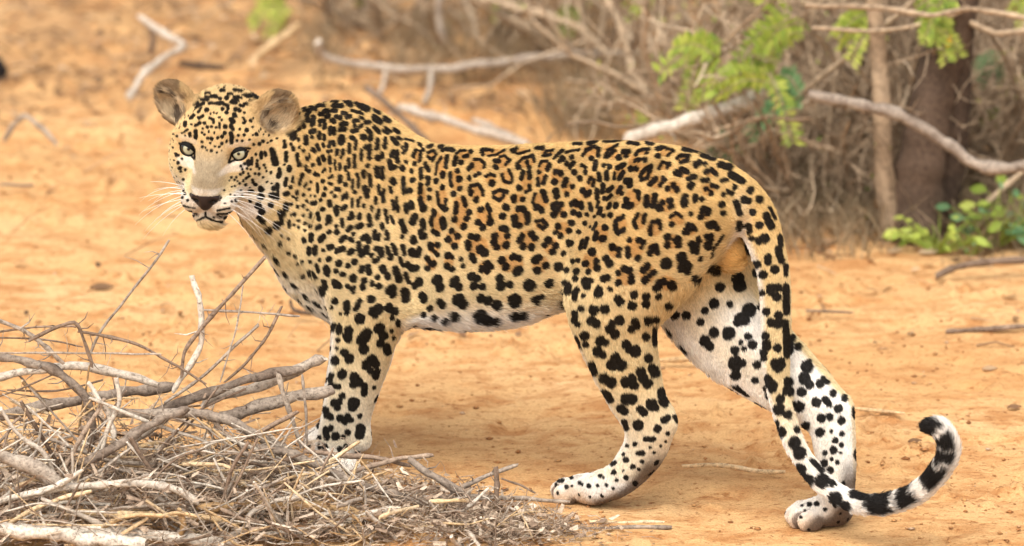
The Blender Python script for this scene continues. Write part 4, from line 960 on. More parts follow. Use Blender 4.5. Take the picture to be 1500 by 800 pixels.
n5 = noise(nt, tc, 24, 6, .75, .2); r5 = ramp(nt, [(.35, (.13, .070, .035)), (.5, (.29, .165, .080)), (.66, (.44, .265, .135))]); nt.links.new(n5.outputs['Fac'], r5.inputs[0])
n6 = noise(nt, tc, 5, 6, .7); ad = N(nt, 'ShaderNodeMath', operation='ADD'); nt.links.new(n6.outputs['Fac'], ad.inputs[0]); nt.links.new(lt.outputs['Fac'], ad.inputs[1])
r6 = ramp(nt, [(.70, (0, 0, 0)), (1.0, (1, 1, 1))]);
mh = N(nt, 'ShaderNodeMath', operation='MULTIPLY'); mh.inputs[1].default_value = .72; nt.links.new(ad.outputs[0], mh.inputs[0]); nt.links.new(mh.outputs[0], r6.inputs[0])
c4 = mixc(nt, r6.outputs[0], c3, r5.outputs[0])
nt.links.new(c4, bs.inputs['Base Color']); bs.inputs['Roughness'].default_value = .95; bs.inputs['Specular IOR Level'].default_value = .1
bm_ = N(nt, 'ShaderNodeBump'); bm_.inputs['Strength'].default_value = .8; bm_.inputs['Distance'].default_value = .010
mm = N(nt, 'ShaderNodeMath', operation='MULTIPLY_ADD'); mm.inputs[1].default_value = .35; nt.links.new(n4.outputs['Fac'], mm.inputs[0]); nt.links.new(n3.outputs['Fac'], mm.inputs[2])
nt.links.new(mm.outputs[0], bm_.inputs['Height']); nt.links.new(bm_.outputs[0], bs.inputs['Normal'])
tag(link('ground', gme, None, m_gr), kind='structure')

# ------------------------------------------------------------------ small builders
class Bits:
    """collects pieces into one mesh, with a colour value a vertex"""
    def __init__(self): self.v, self.q, self.t, self.n, self.c = [], [], [], 0, []
    def tube(self, P, R, sides=4, col=.5):
        vs, (q, caps) = tube_mesh(P, R, sides); self.v.append(vs); self.q.append(q + self.n); self.c.append(np.full(len(vs), col)); self.n += len(vs)
    def cap(self, ring, tip, col):
        k = len(ring); i = np.arange(k); self.v.append(np.vstack([ring, tip])); self.t.append(np.column_stack([i, (i + 1) % k, np.full(k, k)]) + self.n); self.c.append(np.full(k + 1, col)); self.n += k + 1
    def quad(self, vs, col=.5):
        self.v.append(np.asarray(vs)); self.q.append(np.array([[0, 1, 2, 3]]) + self.n); self.c.append(np.full(4, col)); self.n += 4
    def mesh(self, name, smooth=True):
        me = mesh_np(name, np.vstack(self.v), [np.vstack(a) for a in (self.q, self.t) if a], smooth)
        a = me.attributes.new('tone', 'FLOAT', 'POINT'); a.data.foreach_set('value', np.concatenate(self.c).astype(np.float32)); return me

def wood_mat(name, stops, scale=60, bump=.5):
    m, nt, bs = new_mat(name); tc = N(nt, 'ShaderNodeTexCoord')
    at = N(nt, 'ShaderNodeAttribute', attribute_name='tone')
    n1 = noise(nt, tc, scale * .22, 5, .65, .3); n2 = noise(nt, tc, scale * 2.2, 4, .7)
    a = N(nt, 'ShaderNodeMath', operation='MULTIPLY_ADD'); a.inputs[1].default_value = .75; nt.links.new(n1.outputs['Fac'], a.inputs[0])
    s_ = N(nt, 'ShaderNodeMath', operation='MULTIPLY_ADD'); s_.inputs[1].default_value = .8; s_.inputs[2].default_value = -.275; nt.links.new(at.outputs['Fac'], s_.inputs[0]); nt.links.new(s_.outputs[0], a.inputs[2])
    r = ramp(nt, stops); nt.links.new(a.outputs[0], r.inputs[0])
    r2 = ramp(nt, [(.32, (.36, .33, .30)), (.46, (.80, .79, .78)), (.64, (1.15, 1.14, 1.12))]); nt.links.new(n2.outputs['Fac'], r2.inputs[0])
    nt.links.new(mixc(nt, 1.0, r.outputs[0], r2.outputs[0], 'MULTIPLY'), bs.inputs['Base Color'])
    bs.inputs['Roughness'].default_value = .85; bs.inputs['Specular IOR Level'].default_value = .2
    b = N(nt, 'ShaderNodeBump'); b.inputs['Strength'].default_value = bump; b.inputs['Distance'].default_value = .004
    nt.links.new(n2.outputs['Fac'], b.inputs['Height']); nt.links.new(b.outputs[0], bs.inputs['Normal'])
    return m
M_GREY = wood_mat('weathered_wood', [(.0, (.055, .036, .026)), (.35, (.19, .142, .108)), (.62, (.45, .372, .295)), (.95, (.74, .66, .55))])
M_BROWN = wood_mat('brown_bark', [(.0, (.035, .022, .015)), (.4, (.12, .078, .052)), (.7, (.27, .19, .135)), (1., (.44, .33, .24))])
M_TAN = wood_mat('split_wood', [(.0, (.20, .11, .05)), (.4, (.45, .28, .13)), (.7, (.64, .45, .25)), (1., (.78, .62, .42))])
M_DRY = wood_mat('dry_stem', [(.0, (.085, .056, .036)), (.4, (.27, .188, .118)), (.7, (.50, .372, .245)), (1., (.70, .55, .39))], 30, .2)
def leaf_mat(name, stops):
    m, nt, bs = new_mat(name); at = N(nt, 'ShaderNodeAttribute', attribute_name='tone')
    r = ramp(nt, stops); nt.links.new(at.outputs['Fac'], r.inputs[0]); nt.links.new(r.outputs[0], bs.inputs['Base Color'])
    bs.inputs['Roughness'].default_value = .55; bs.inputs['Specular IOR Level'].default_value = .3
    tr = N(nt, 'ShaderNodeBsdfTranslucent'); mx = N(nt, 'ShaderNodeMixShader'); mx.inputs[0].default_value = .35
    nt.links.new(r.outputs[0], tr.inputs[0]); nt.links.new(bs.outputs[0], mx.inputs[1]); nt.links.new(tr.outputs[0], mx.inputs[2])
    nt.links.new(mx.outputs[0], nt.nodes['Material Output'].inputs[0]); return m
M_LEAF = leaf_mat('fresh_leaf', [(0, (.12, .19, .03)), (.5, (.30, .39, .06)), (1, (.55, .57, .12))])
M_BLUELEAF = leaf_mat('grey_green_leaf', [(0, (.07, .16, .06)), (.5, (.14, .27, .11)), (1, (.27, .42, .20))])
M_DEAD = leaf_mat('dead_leaf', [(0, (.09, .048, .024)), (.4, (.25, .14, .07)), (.75, (.44, .28, .15)), (1, (.62, .46, .29))])
M_GRASS = leaf_mat('dry_grass', [(0, (.15, .10, .052)), (.45, (.35, .25, .140)), (1, (.62, .475, .30))])
M_YELLOW = leaf_mat('yellow_leaf', [(0, (.75, .42, .03)), (1, (.85, .55, .05))])

def rod(name, P, R, mat, label, cat='branch', group=None, tone=.5, sides=10, knots=True, kind=None, wob=.34, seed=None, stubs=0):
    """a branch: smooth path, uneven girth, snapped ends, a few stubs of side twigs"""
    rs = np.random.default_rng(seed if seed is not None else abs(hash(tuple(np.round(np.ravel(P), 3)))) % 2**31)
    P = np.asarray(P, float); k = len(P)
    R = np.asarray(R, float) * np.ones(k)
    A = catmull(np.column_stack([P, R]), max(4, int(np.linalg.norm(np.diff(P, axis=0), axis=1).mean() / .014)))
    Q, r = A[:, :3].copy(), A[:, 3].copy()
    n = len(Q); t = np.arange(n)
    Q += (np.column_stack([vnoise(t * .45, 0 * t, 0 * t, int(rs.integers(1e5))) for _ in range(3)]) - .5) * (r * wob * 2)[:, None]
    r *= .74 + .42 * vnoise(t * .8, 0 * t + 4, 0 * t, int(rs.integers(1e5)))
    if knots:
        for _ in range(max(1, n // 12)):
            i = rs.integers(1, n - 1); r[i] *= 1.22
    r[0] *= .9; r[-1] *= .72
    b = Bits(); b.tube(Q, r, sides, tone)
    org = Q[0].copy()
    for _ in range(stubs):
        i = rs.integers(2, n - 2); d = rs.normal(0, 1, 3); T = Q[i + 1] - Q[i - 1]; T /= np.linalg.norm(T); d -= T * (d @ T) * .55; d /= np.linalg.norm(d)
        L = rs.uniform(.012, .05) + r[i]
        S = np.array([Q[i], Q[i] + d * L * .55 + T * .004, Q[i] + d * L + rs.normal(0, .003, 3)])
        b.tube(S, np.array([.42, .30, .08]) * min(r[i], .0045), 4, np.clip(tone + rs.uniform(-.1, .1), 0, 1))
    # snapped ends: the last ring is ragged and slanting, with pale wood inside
    main = b.v[0]
    for e, s in ((0, 1), (-1, -1)):
        T = Q[e] - Q[e + s]; T /= np.linalg.norm(T)
        ring = main[:sides] if e == 0 else main[-sides:]
        sl = rs.normal(0, 1, 3); off = ((ring - Q[e]) @ sl) / max(r[e], 1e-6) * .35 * r[e] + rs.uniform(-.35, .35, sides) * r[e]
        ring += T * off[:, None]
        b.cap(ring.copy(), Q[e] - T * r[e] * .15, min(1, tone + .25))
    for j in range(len(b.v)): b.v[j] = b.v[j] - org
    me = b.mesh(name); o = link(name, me, None, mat); o.location = org
    return tag(o, label, cat, group, kind)
# ------------------------------------------------------------------ brush pile: every traced branch is its own thing
def px_path(pts, y0, y1, lift=0.0):
    n = len(pts); out = []
    for i, (u, v) in enumerate(pts):
        p = at_y(u, v, y0 + (y1 - y0) * i / (n - 1)); p[2] = max(p[2], .004 + lift); out.append(p)
    return np.array(out)
PILE = [
 # path in the photograph, depth at both ends, radius px, material, tone, side stubs, label
 ([(-40, 557), (20, 549), (70, 538), (115, 536), (170, 548), (234, 562)], -.16, -.12, 9, M_GREY, .85, 3, 'pale grey branch arching over the top of the brush pile'),
 ([(-40, 515), (20, 526), (60, 537), (92, 550), (118, 572), (132, 600), (134, 650)], -.14, -.16, 9, M_GREY, .45, 3, 'grey branch bending sharply down into the brush pile'),
 ([(128, 560), (142, 582), (157, 606), (167, 640)], -.20, -.21, 6, M_GREY, .95, 1, 'short bleached broken stick hanging off the bent grey branch'),
 ([(-40, 618), (50, 600), (120, 586), (190, 574), (255, 567)], -.03, -.05, 11, M_GREY, .42, 2, 'thick dull grey branch lying behind the bent branch'),
 ([(162, 606), (220, 607), (280, 605), (325, 613), (372, 637), (425, 664)], -.18, -.16, 10, M_GREY, .50, 4, 'thick grey branch lying level across the middle of the pile'),
 ([(225, 604), (300, 578), (350, 560), (395, 549), (445, 540)], -.12, -.09, 10, M_GREY, .33, 2, 'dark barked branch with pale scars slanting up toward the foreleg'),
 ([(296, 588), (350, 573), (420, 548), (476, 522)], -.07, -.06, 11, M_GREY, .62, 1, 'slanting branch with a pale sawn end beside the foreleg'),
 ([(318, 615), (360, 601), (420, 583), (487, 570)], -.10, -.06, 12, M_GREY, .48, 2, 'thick branch with a splintered end pointing at the foreleg'),
 ([(122, 678), (185, 643), (232, 616), (275, 596)], -.24, -.20, 9, M_GREY, .38, 3, 'dark branch rising steeply across the pile below the level branch'),
 ([(-30, 458), (30, 482), (62, 505), (94, 533)], -.18, -.16, 4.5, M_GREY, .55, 7, 'thorny stick slanting down over the corner of the pile'),
 ([(42, 500), (75, 484), (108, 472), (121, 496), (130, 520), (134, 538)], -.20, -.19, 4, M_BROWN, .65, 6, 'hooked brown twig standing over the arching pale branch'),
 ([(115, 486), (150, 492), (200, 505), (250, 531), (302, 562)], -.17, -.15, 3.2, M_BROWN, .70, 9, 'long thin thorny twig drooping across open sand'),
 ([(130, 522), (150, 482), (186, 436), (228, 382), (248, 352)], -.15, -.13, 2.6, M_GREY, .55, 6, 'thin straight twig rising steeply out of the pile'),
 ([(-30, 517), (60, 517), (150, 518), (236, 519)], -.19, -.18, 2.2, M_GREY, .60, 8, 'fine level twig set with short thorns'),
 ([(-30, 490), (50, 480), (100, 478), (112, 479)], -.17, -.17, 2.2, M_BROWN, .75, 4, 'fine brown twig meeting the hooked twig'),
 ([(-30, 494), (60, 497), (122, 508)], -.15, -.15, 2.0, M_BROWN, .65, 4, 'fine brown twig running below the hooked twig'),
 ([(281, 403), (290, 432), (296, 472), (291, 512), (270, 546), (252, 575)], -.10, -.13, 6, M_GREY, 1.0, 4, 'bleached white curved stem standing up from the pile'),
 ([(389, 377), (340, 430), (300, 474), (270, 516), (266, 552)], -.11, -.13, 4.2, M_BROWN, .80, 7, 'brown forked stick curving up beside the bleached stem'),
 ([(299, 454), (370, 458), (438, 463)], -.12, -.11, 2.6, M_GREY, .55, 7, 'fine twig held level in front of the bleached stem'),
 ([(413, 448), (392, 490), (362, 530), (328, 560)], -.11, -.12, 3.2, M_BROWN, .70, 6, 'dark thorny twig rising near the slanting branches'),
 ([(379, 476), (342, 508), (292, 555), (240, 590)], -.12, -.14, 3.6, M_GREY, .50, 5, 'straight twig leaning low across the bleached stem'),
 ([(356, 418), (346, 480), (322, 560)], -.13, -.13, 2.0, M_GREY, .60, 4, 'very fine upright twig between the rising sticks'),
 ([(408, 548), (419, 590), (431, 622), (442, 656)], -.14, -.14, 5, M_GREY, .60, 2, 'crooked upright twig leaning on the splintered branch'),
 ([(443, 548), (448, 600), (450, 650)], -.10, -.11, 3, M_GREY, .55, 2, 'slender upright twig close to the foreleg'),
 ([(-30, 742), (60, 720), (150, 708), (205, 708), (255, 717), (292, 738)], -.30, -.30, 8, M_GREY, .88, 2, 'long pale branch bowed across the lower pile'),
 ([(-40, 650), (40, 681), (88, 708)], -.27, -.28, 15, M_GREY, .58, 0, 'smooth thick grey log end jutting into the pile'),
 ([(-40, 768), (60, 781), (130, 790), (215, 806)], -.36, -.36, 15, M_GREY, 1.0, 1, 'thick cream coloured log lying lowest in the pile'),
 ([(40, 776), (130, 777), (205, 784), (280, 792), (350, 806)], -.33, -.34, 12, M_GREY, .95, 1, 'barkless cream log resting behind the lowest log'),
 ([(121, 689), (80, 713), (48, 723)], -.31, -.31, 5, M_GREY, .92, 0, 'short pale stick crossing the bowed branch'),
 ([(318, 797), (352, 778), (368, 752), (398, 736), (440, 728)], -.33, -.30, 5, M_GREY, .90, 2, 'pale forked twig curling up beside split wood'),
 ([(378, 793), (450, 781), (500, 765), (556, 748), (582, 744)], -.32, -.28, 6, M_GREY, .82, 2, 'pale wavy stick stretched over wood chips'),
 ([(376, 655), (430, 668), (482, 690), (556, 718), (626, 738)], -.20, -.22, 9, M_GREY, .46, 5, 'long grey branch sloping down past the forepaw'),
 ([(446, 662), (500, 667), (556, 672), (602, 682)], -.16, -.14, 5, M_BROWN, .85, 3, 'brown stick lying right against the forepaw'),
 ([(508, 694), (552, 680), (600, 670), (634, 667)], -.17, -.14, 5, M_BROWN, .95, 2, 'splintered stick with a pale tip beyond the forepaw'),
 ([(598, 672), (640, 700), (684, 724)], -.17, -.19, 8, M_GREY, .42, 3, 'short stout grey branch sloping to the ground'),
 ([(648, 732), (692, 706), (728, 691), (758, 682)], -.18, -.12, 4.4, M_GREY, .55, 2, 'grey twig propped up off the litter'),
 ([(727, 740), (727, 712), (726, 683)], -.17, -.17, 5.5, M_BROWN, .75, 2, 'upright brown stub poking from the litter'),
 ([(616, 728), (700, 728), (780, 731), (834, 736)], -.16, -.14, 4.2, M_GREY, .55, 3, 'long thin stick pointing at the near hind paw'),
 ([(734, 701), (760, 710), (784, 722)], -.11, -.11, 2.2, M_BROWN, .80, 1, 'tiny brown twig on sand past the upright stub'),
 ([(448, 797), (560, 790), (660, 779), (772, 764)], -.30, -.24, 7, M_GREY, .70, 2, 'straight weathered stick along the edge of the pile'),
 ([(500, 786), (620, 772), (690, 768), (760, 771)], -.29, -.27, 8, M_TAN, .80, 0, 'peeled tan stick lying beside the weathered stick'),
 ([(288, 742), (390, 739), (480, 745), (566, 760)], -.29, -.27, 10, M_TAN, .45, 0, 'flat split plank of brown wood in the litter'),
 ([(92, 752), (250, 755), (355, 766)], -.31, -.31, 7, M_TAN, .75, 0, 'orange tan split stick under the bowed branch'),
 ([(268, 680), (328, 682), (346, 700), (362, 714)], -.25, -.25, 4.5, M_TAN, .95, 0, 'bent yellow strip of peeled wood'),
 ([(150, 770), (95, 745), (60, 730)], -.33, -.32, 5, M_GREY, .70, 1, 'grey stick wedged behind the cream logs'),
 ([(262, 800), (268, 770), (262, 745)], -.34, -.34, 6, M_TAN, .35, 0, 'brown stub standing against the cream log'),
 ([(420, 775), (412, 765), (408, 752)], -.31, -.31, 9, M_GREY, .65, 0, 'short fat stub of grey wood by the plank'),
 ([(842, 775), (905, 781), (985, 787)], -.27, -.26, 5, M_GREY, .45, 2, 'dark stick on sand beyond the end of the pile'),
 ([(862, 764), (910, 768), (972, 771)], -.24, -.23, 4, M_TAN, .98, 0, 'pale wood chip lying past the pile'),
 ([(170, 555), (175, 590), (160, 625), (150, 660)], -.20, -.22, 4.5, M_GREY, .80, 2, 'forked pale twig dropping from the arching branch'),
 ([(0, 600), (30, 640), (60, 660), (78, 690)], -.24, -.25, 4.5, M_GREY, .72, 3, 'grey stick slanting behind the thick log end'),
 ([(190, 640), (215, 680), (230, 705)], -.26, -.26, 5.5, M_BROWN, .55, 2, 'dark brown stick leaning under the level branch'),
]
for i, (pts, y0, y1, r, mt, tone, st, lab) in enumerate(PILE):
    rod('dead_branch', px_path(pts, y0, y1), r * PXM * .74, mt, lab, 'branch', 'branches in the brush pile', tone * .96, 10 if r > 4 else 6, True, seed=500 + i, stubs=st)
# more thin twigs tangled through the pile, too alike to tell apart
rs = np.random.default_rng(77)
def heap_top(u):                      # photograph row of the top of the tangle at column u
    return np.interp(u, [0, 60, 140, 230, 330, 420, 480, 560, 640, 760, 830], [560, 560, 560, 585, 600, 640, 668, 690, 705, 735, 760])
for i in range(330):
    u = rs.uniform(-20, 560) if i % 4 else rs.uniform(300, 780); vt = heap_top(u)
    v = rs.uniform(vt + 4, 800); y = np.interp(v, [540, 650, 800], [-.08, -.19, -.35]) + rs.normal(0, .02)
    L = rs.uniform(35, 120) * .55 if u > 480 else rs.uniform(45, 185); a = rs.normal(0, .55) + (math.pi if rs.random() < .5 else 0)
    if rs.random() < .22: a = rs.uniform(.6, 2.4)
    du, dv = math.cos(a) * L, -math.sin(a) * L
    bend = rs.normal(0, L * .07)
    pts = [(u - du / 2, v - dv / 2), (u + bend * .3, v + bend), (u + du / 2, v + dv / 2)]
    if min(p[1] for p in pts) < vt - 26: continue
    mt = [M_GREY, M_GREY, M_BROWN, M_TAN][rs.integers(0, 4)]
    thin = rs.random() < .7
    um, vm = pts[1]
    near_ = 'the cream logs' if vm > 765 and um < 360 else 'the bowed pale branch' if vm > 695 and um < 300 else 'the flat split plank' if vm > 715 and um < 580 else 'the upright brown stub' if um > 640 else 'the long sloping branch' if um > 480 else 'the level grey branch' if um > 170 and vm > 590 else 'the slanting branches' if um > 170 else 'the thick log end' if vm > 640 else 'the arching pale branch'
    tw = rs.uniform(.42, 1.0); hue = {M_GREY: 'pale grey' if tw > .68 else 'dull grey', M_BROWN: 'dark brown', M_TAN: 'tan'}[mt]
    rod('dry_twig', px_path(pts, y + rs.normal(0, .025), y + rs.normal(0, .025)), (rs.uniform(.9, 2.0) if thin else rs.uniform(2.0, 3.8)) * PXM, mt,
        '%s %s twig tangled in the brush pile by %s' % ('hair thin' if thin else 'pencil thick', hue, near_), 'twig', 'thin twigs in the brush pile', tw, 5, False, seed=900 + i, stubs=int(rs.integers(0, 4)))
# chips, bark shreds and hair-thin twigs under and around the pile: nobody could count them
b = Bits()
def gh1(x, y): return float(GZZ[min(np.searchsorted(gx, x), len(gx) - 1), min(np.searchsorted(gy, y), len(gy) - 1)])
cx_, cy_ = [], []
NB = 14000
uu = rs.uniform(-60, 1000, NB); vv = rs.uniform(0, 1, NB)
for k in range(NB):
    u = uu[k]; vt = heap_top(min(u, 830)) + (35 if u < 430 else 12)
    edge = 1.0 if u < 700 else math.exp(-((u - 700) / 110) ** 2)
    if rs.random() > edge: continue
    v = vt + (805 - vt) * vv[k] ** .8
    if v > 806: continue
    g = ground_pt(u, max(v, 640), 0.0)
    mound = .05 * math.exp(-(((u - 200) / 330) ** 2)) + .015
    p = np.array([g[0] + rs.normal(0, .02), g[1] + rs.normal(0, .02), 0]); p[1] = min(p[1], .02)
    p[2] = gh1(p[0], p[1]) + abs(rs.normal(0, mound)) * (1 if v > vt + 20 else .5) + .002
    L = rs.uniform(.008, .05) * (1.4 if u < 450 else .8); a = rs.uniform(0, math.pi); el = rs.normal(0, .35)
    d = np.array([math.cos(a) * math.cos(el), math.sin(a) * math.cos(el), math.sin(el)])
    if rs.random() < .74:
        r0 = rs.uniform(.0004, .0013); m_ = p + d * L / 2 + rs.normal(0, L * .09, 3)
        P3 = np.array([p, m_, p + d * L]); P3[:, 2] = np.maximum(P3[:, 2], .001)
        b.tube(P3, np.array([r0, r0 * .9, r0 * .5]), 3, rs.uniform(.15, .95))
    else:
        w = np.cross(d, (rs.normal(0, .4), rs.normal(0, .4), 1)); w /= np.linalg.norm(w); ww = rs.uniform(.002, .007)
        q0 = p + d * L * .6; q0[2] = max(q0[2], .002)
        b.quad([p - w * ww, q0 - w * ww * .6 + (0, 0, rs.normal(0, .002)), q0 + w * ww * .5, p + w * ww], rs.uniform(.2, 1))
tag(link('wood_litter', b.mesh('wood_litter'), None, M_TAN.copy()), 'fine wood chips and shredded twigs under the brush pile', 'litter', kind='stuff')
# make the litter greyer than split wood
lm = COL.objects['wood_litter'].data.materials[0]; lm.name = 'wood_litter'
for n_ in lm.node_tree.nodes:
    if n_.type == 'VALTORGB' and len(n_.color_ramp.elements) == 4:
        for e, c_ in zip(n_.color_ramp.elements, ((.11, .066, .042), (.31, .215, .148), (.54, .41, .295), (.76, .64, .50))): e.color = (*c_, 1)

# pebbles and clods on the sand
b = Bits(); rs = np.random.default_rng(5)
ico = np.array([(0, 0, 1), (.9, 0, .3), (.28, .85, .3), (-.72, .53, .3), (-.72, -.53, .3), (.28, -.85, .3), (0, 0, -.5)])
icf = np.array([[0, 1, 2, 2], [0, 2, 3, 3], [0, 3, 4, 4], [0, 4, 5, 5], [0, 5, 1, 1], [6, 2, 1, 1], [6, 3, 2, 2], [6, 4, 3, 3], [6, 5, 4, 4], [6, 1, 5, 5]])
V_, F_, C_, nb = [], [], [], 0
xs_, ys_ = rs.uniform(-1.3, 1.3, 9000), rs.uniform(-.5, 3.4, 9000); pn_ = fbm(xs_ * 2.2, ys_ * 2.2, 0 * xs_, 3, 151)
for x, y, pz in zip(xs_, ys_, pn_):
    if pz < .5 and rs.random() < .75: continue
    s = .0016 + .0062 * rs.random() ** 5
    v = ico * (s * rs.uniform(.7, 1.6), s * rs.uniform(.7, 1.3), s * rs.uniform(.5, .9)) * rs.uniform(.75, 1.25, (7, 1))
    a = rs.uniform(0, 6.28); R2_ = np.array([[math.cos(a), -math.sin(a), 0], [math.sin(a), math.cos(a), 0], [0, 0, 1]])
    V_.append(v @ R2_.T + (x, y, gh1(x, y) + s * .15)); F_.append(icf[:, :3] + nb); C_.append(np.full(7, rs.random())); nb += 7
me = mesh_np('dirt_clods', np.vstack(V_), np.vstack(F_)); a_ = me.attributes.new('tone', 'FLOAT', 'POINT'); a_.data.foreach_set('value', np.concatenate(C_).astype(np.float32))
M_CLOD = wood_mat('dirt_clod', [(0, (.22, .09, .034)), (.4, (.38, .17, .062)), (.75, (.50, .26, .10)), (1, (.60, .45, .32))], 80, .3)
tag(link('dirt_clods', me, None, M_CLOD), 'small orange dirt clods and grit strewn over the sand', 'clods', kind='stuff')
# ------------------------------------------------------------------ behind: fallen branches, thicket, leaves
BACK = [
 ([(186, 145), (214, 106), (240, 85), (268, 66), (240, 50), (204, 24)], 2.95, 3.3, 8, M_GREY, .95, 'bent bleached branch lying on the leaf litter', 1),
 ([(372, 88), (404, 62), (438, 36)], 3.35, 3.5, 9, M_TAN, .75, 'straight tan stick leaning over leaf litter', 0),
 ([(222, 78), (224, 52), (221, 40)], 3.4, 3.4, 7, M_BROWN, .75, 'short brown stump behind the bent bleached branch', 0),
 ([(262, 92), (290, 97), (330, 99)], 3.15, 3.15, 6, M_BROWN, .25, 'dark brown strip on the ground under the bent bleached branch', 0),  # low dark brown rod beneath the bent branch
 ([(6, 206), (18, 186), (36, 170), (58, 186), (84, 212)], 2.48, 2.44, 6, M_GREY, .60, 'bent grey twig arched on open sand', 0),
 ([(538, 128), (580, 164), (625, 208)], 2.75, 2.55, 8, M_BROWN, .70, 'brown stick slanting down behind the shoulder hump', 1),
 ([(586, 158), (640, 172), (705, 192), (775, 214)], 2.7, 2.5, 11, M_GREY, .85, 'pale fallen branch lying behind the back', 1),
 ([(692, 176), (730, 190), (772, 210)], 2.75, 2.6, 6, M_GREY, .80, 'thin pale stick beside the pale fallen branch', 0),
 ([(466, 60), (480, 84), (560, 99), (640, 102), (705, 95), (770, 87), (850, 80), (945, 78)], 3.2, 3.4, 9, M_GREY, .78, 'long level bleached branch raised off the ground', 2),
 ([(566, 100), (562, 122), (556, 142)], 3.2, 3.15, 6, M_GREY, .70, 'bleached prop stick under one end of the level branch', 0),
 ([(632, 103), (630, 130), (620, 158)], 3.15, 3.05, 6, M_GREY, .72, 'bleached prop stick under the middle of the level branch', 0),
 ([(644, -40), (643, 20), (648, 62)], 3.6, 3.6, 8, M_GREY, .78, 'upright grey dead stem above the level branch', 0),
 ([(690, -10), (745, 8), (792, 20), (850, 42), (892, 82)], 3.5, 3.35, 8, M_DRY, 1.0, 'pale bough sloping down through the thicket', 0),
 ([(738, 28), (770, 38), (806, 52)], 3.6, 3.6, 8, M_DRY, .85, 'thick dull bough behind the pale bough', 0),
 ([(876, -30), (908, 36), (928, 105), (944, 128), (950, 170)], 3.2, 2.9, 8, M_DRY, .95, 'slender pale stem rising from behind the loin', 0),
 ([(922, -20), (972, 56), (988, 110), (992, 165)], 3.0, 2.8, 7, M_DRY, 1.0, 'slim tan sapling standing beside the pale stem', 0),
 ([(915, 207), (985, 184), (1050, 163), (1118, 138)], 1.85, 1.95, 16, M_GREY, 1.0, 'chalk white fallen branch behind the rump', 1),
 ([(1185, 139), (1262, 153), (1322, 172), (1390, 212), (1442, 246), (1530, 238)], 1.72, 1.60, 13, M_GREY, .55, 'long greyish branch drooping past the tree trunk', 2),
 ([(1062, 68), (1100, 84), (1165, 96)], 2.8, 2.75, 10, M_GREY, .88, 'pale dead branch among the green sprigs', 0),
 ([(1180, 130), (1240, 84), (1312, 24), (1340, 0)], 2.0, 1.95, 6, M_DRY, .80, 'brown branch slanting up in front of the tree', 0),
 ([(1180, 8), (1290, 12), (1362, 22), (1432, 14), (1540, 36)], 1.75, 1.7, 6, M_DRY, .62, 'dark overhanging bough curving above the trunk', 1),
 ([(1190, 41), (1290, 45), (1372, 30), (1420, 10)], 1.8, 1.8, 5, M_DRY, .85, 'thin overhanging bough crossing the slanting branch', 1),
 ([(1396, 22), (1446, 44), (1470, 48), (1540, 42)], 1.85, 1.8, 7, M_DRY, .75, 'grey overhanging bough reaching past the trunk', 1),
 ([(1498, 250), (1470, 275), (1438, 305)], 1.85, 1.8, 6, M_DRY, .85, 'straight tan stick slanting above the leafy seedling', 0),
 ([(1000, 683), (1060, 682), (1110, 690), (1150, 691)], .02, .02, 5, M_TAN, .95, 'pale stick lying on sand between the hind paws', 1),
 ([(1385, 486), (1430, 483), (1505, 478)], 1.02, 1.02, 6, M_BROWN, .80, 'dark fallen stick on sand well behind the tail', 2),
 ([(1250, 598), (1300, 603), (1325, 606)], .42, .40, 4, M_TAN, .85, 'short tan stick on sand behind the far hock', 0),
 ([(960, 528), (1010, 526), (1045, 522)], .78, .78, 5, M_TAN, .70, 'tan stick seen between the hind legs', 0),
 ([(1372, 412), (1400, 392), (1450, 384), (1510, 380)], 1.45, 1.5, 8, M_BROWN, .75, 'brown fallen branch in front of the leafy seedling', 2),
 ([(1180, 455), (1215, 456), (1250, 458)], 1.15, 1.15, 3, M_BROWN, .80, 'thin dark twig on sand beyond the tail', 0),
 ([(425, 440), (432, 455), (462, 460)], 1.15, 1.12, 4, M_BROWN, .35, 'small dark curled twig by the chest', 0),
 ([(0, 270), (30, 272), (50, 271)], 2.1, 2.1, 3, M_GREY, .45, 'small grey twig on sand below the arched twig', 0),
]
for i, (pts, y0, y1, r, mt, tone, lab, st) in enumerate(BACK):
    P = px_path(pts, y0, y1, r * PXM * .5)
    g = np.array([gh1(p[0], p[1]) for p in P]); P[:, 2] = np.maximum(P[:, 2], g + r * PXM * .4)
    sc_ = np.linalg.norm(P.mean(0) - CAM) / 9.5
    tone = tone * .86
    rod('fallen_branch' if r >= 6 else 'fallen_stick', P, r * PXM * sc_ * .70, mt, lab, 'branch' if r >= 6 else 'stick', None, tone * .9, 8, True, seed=2000 + i, stubs=st, wob=.20)

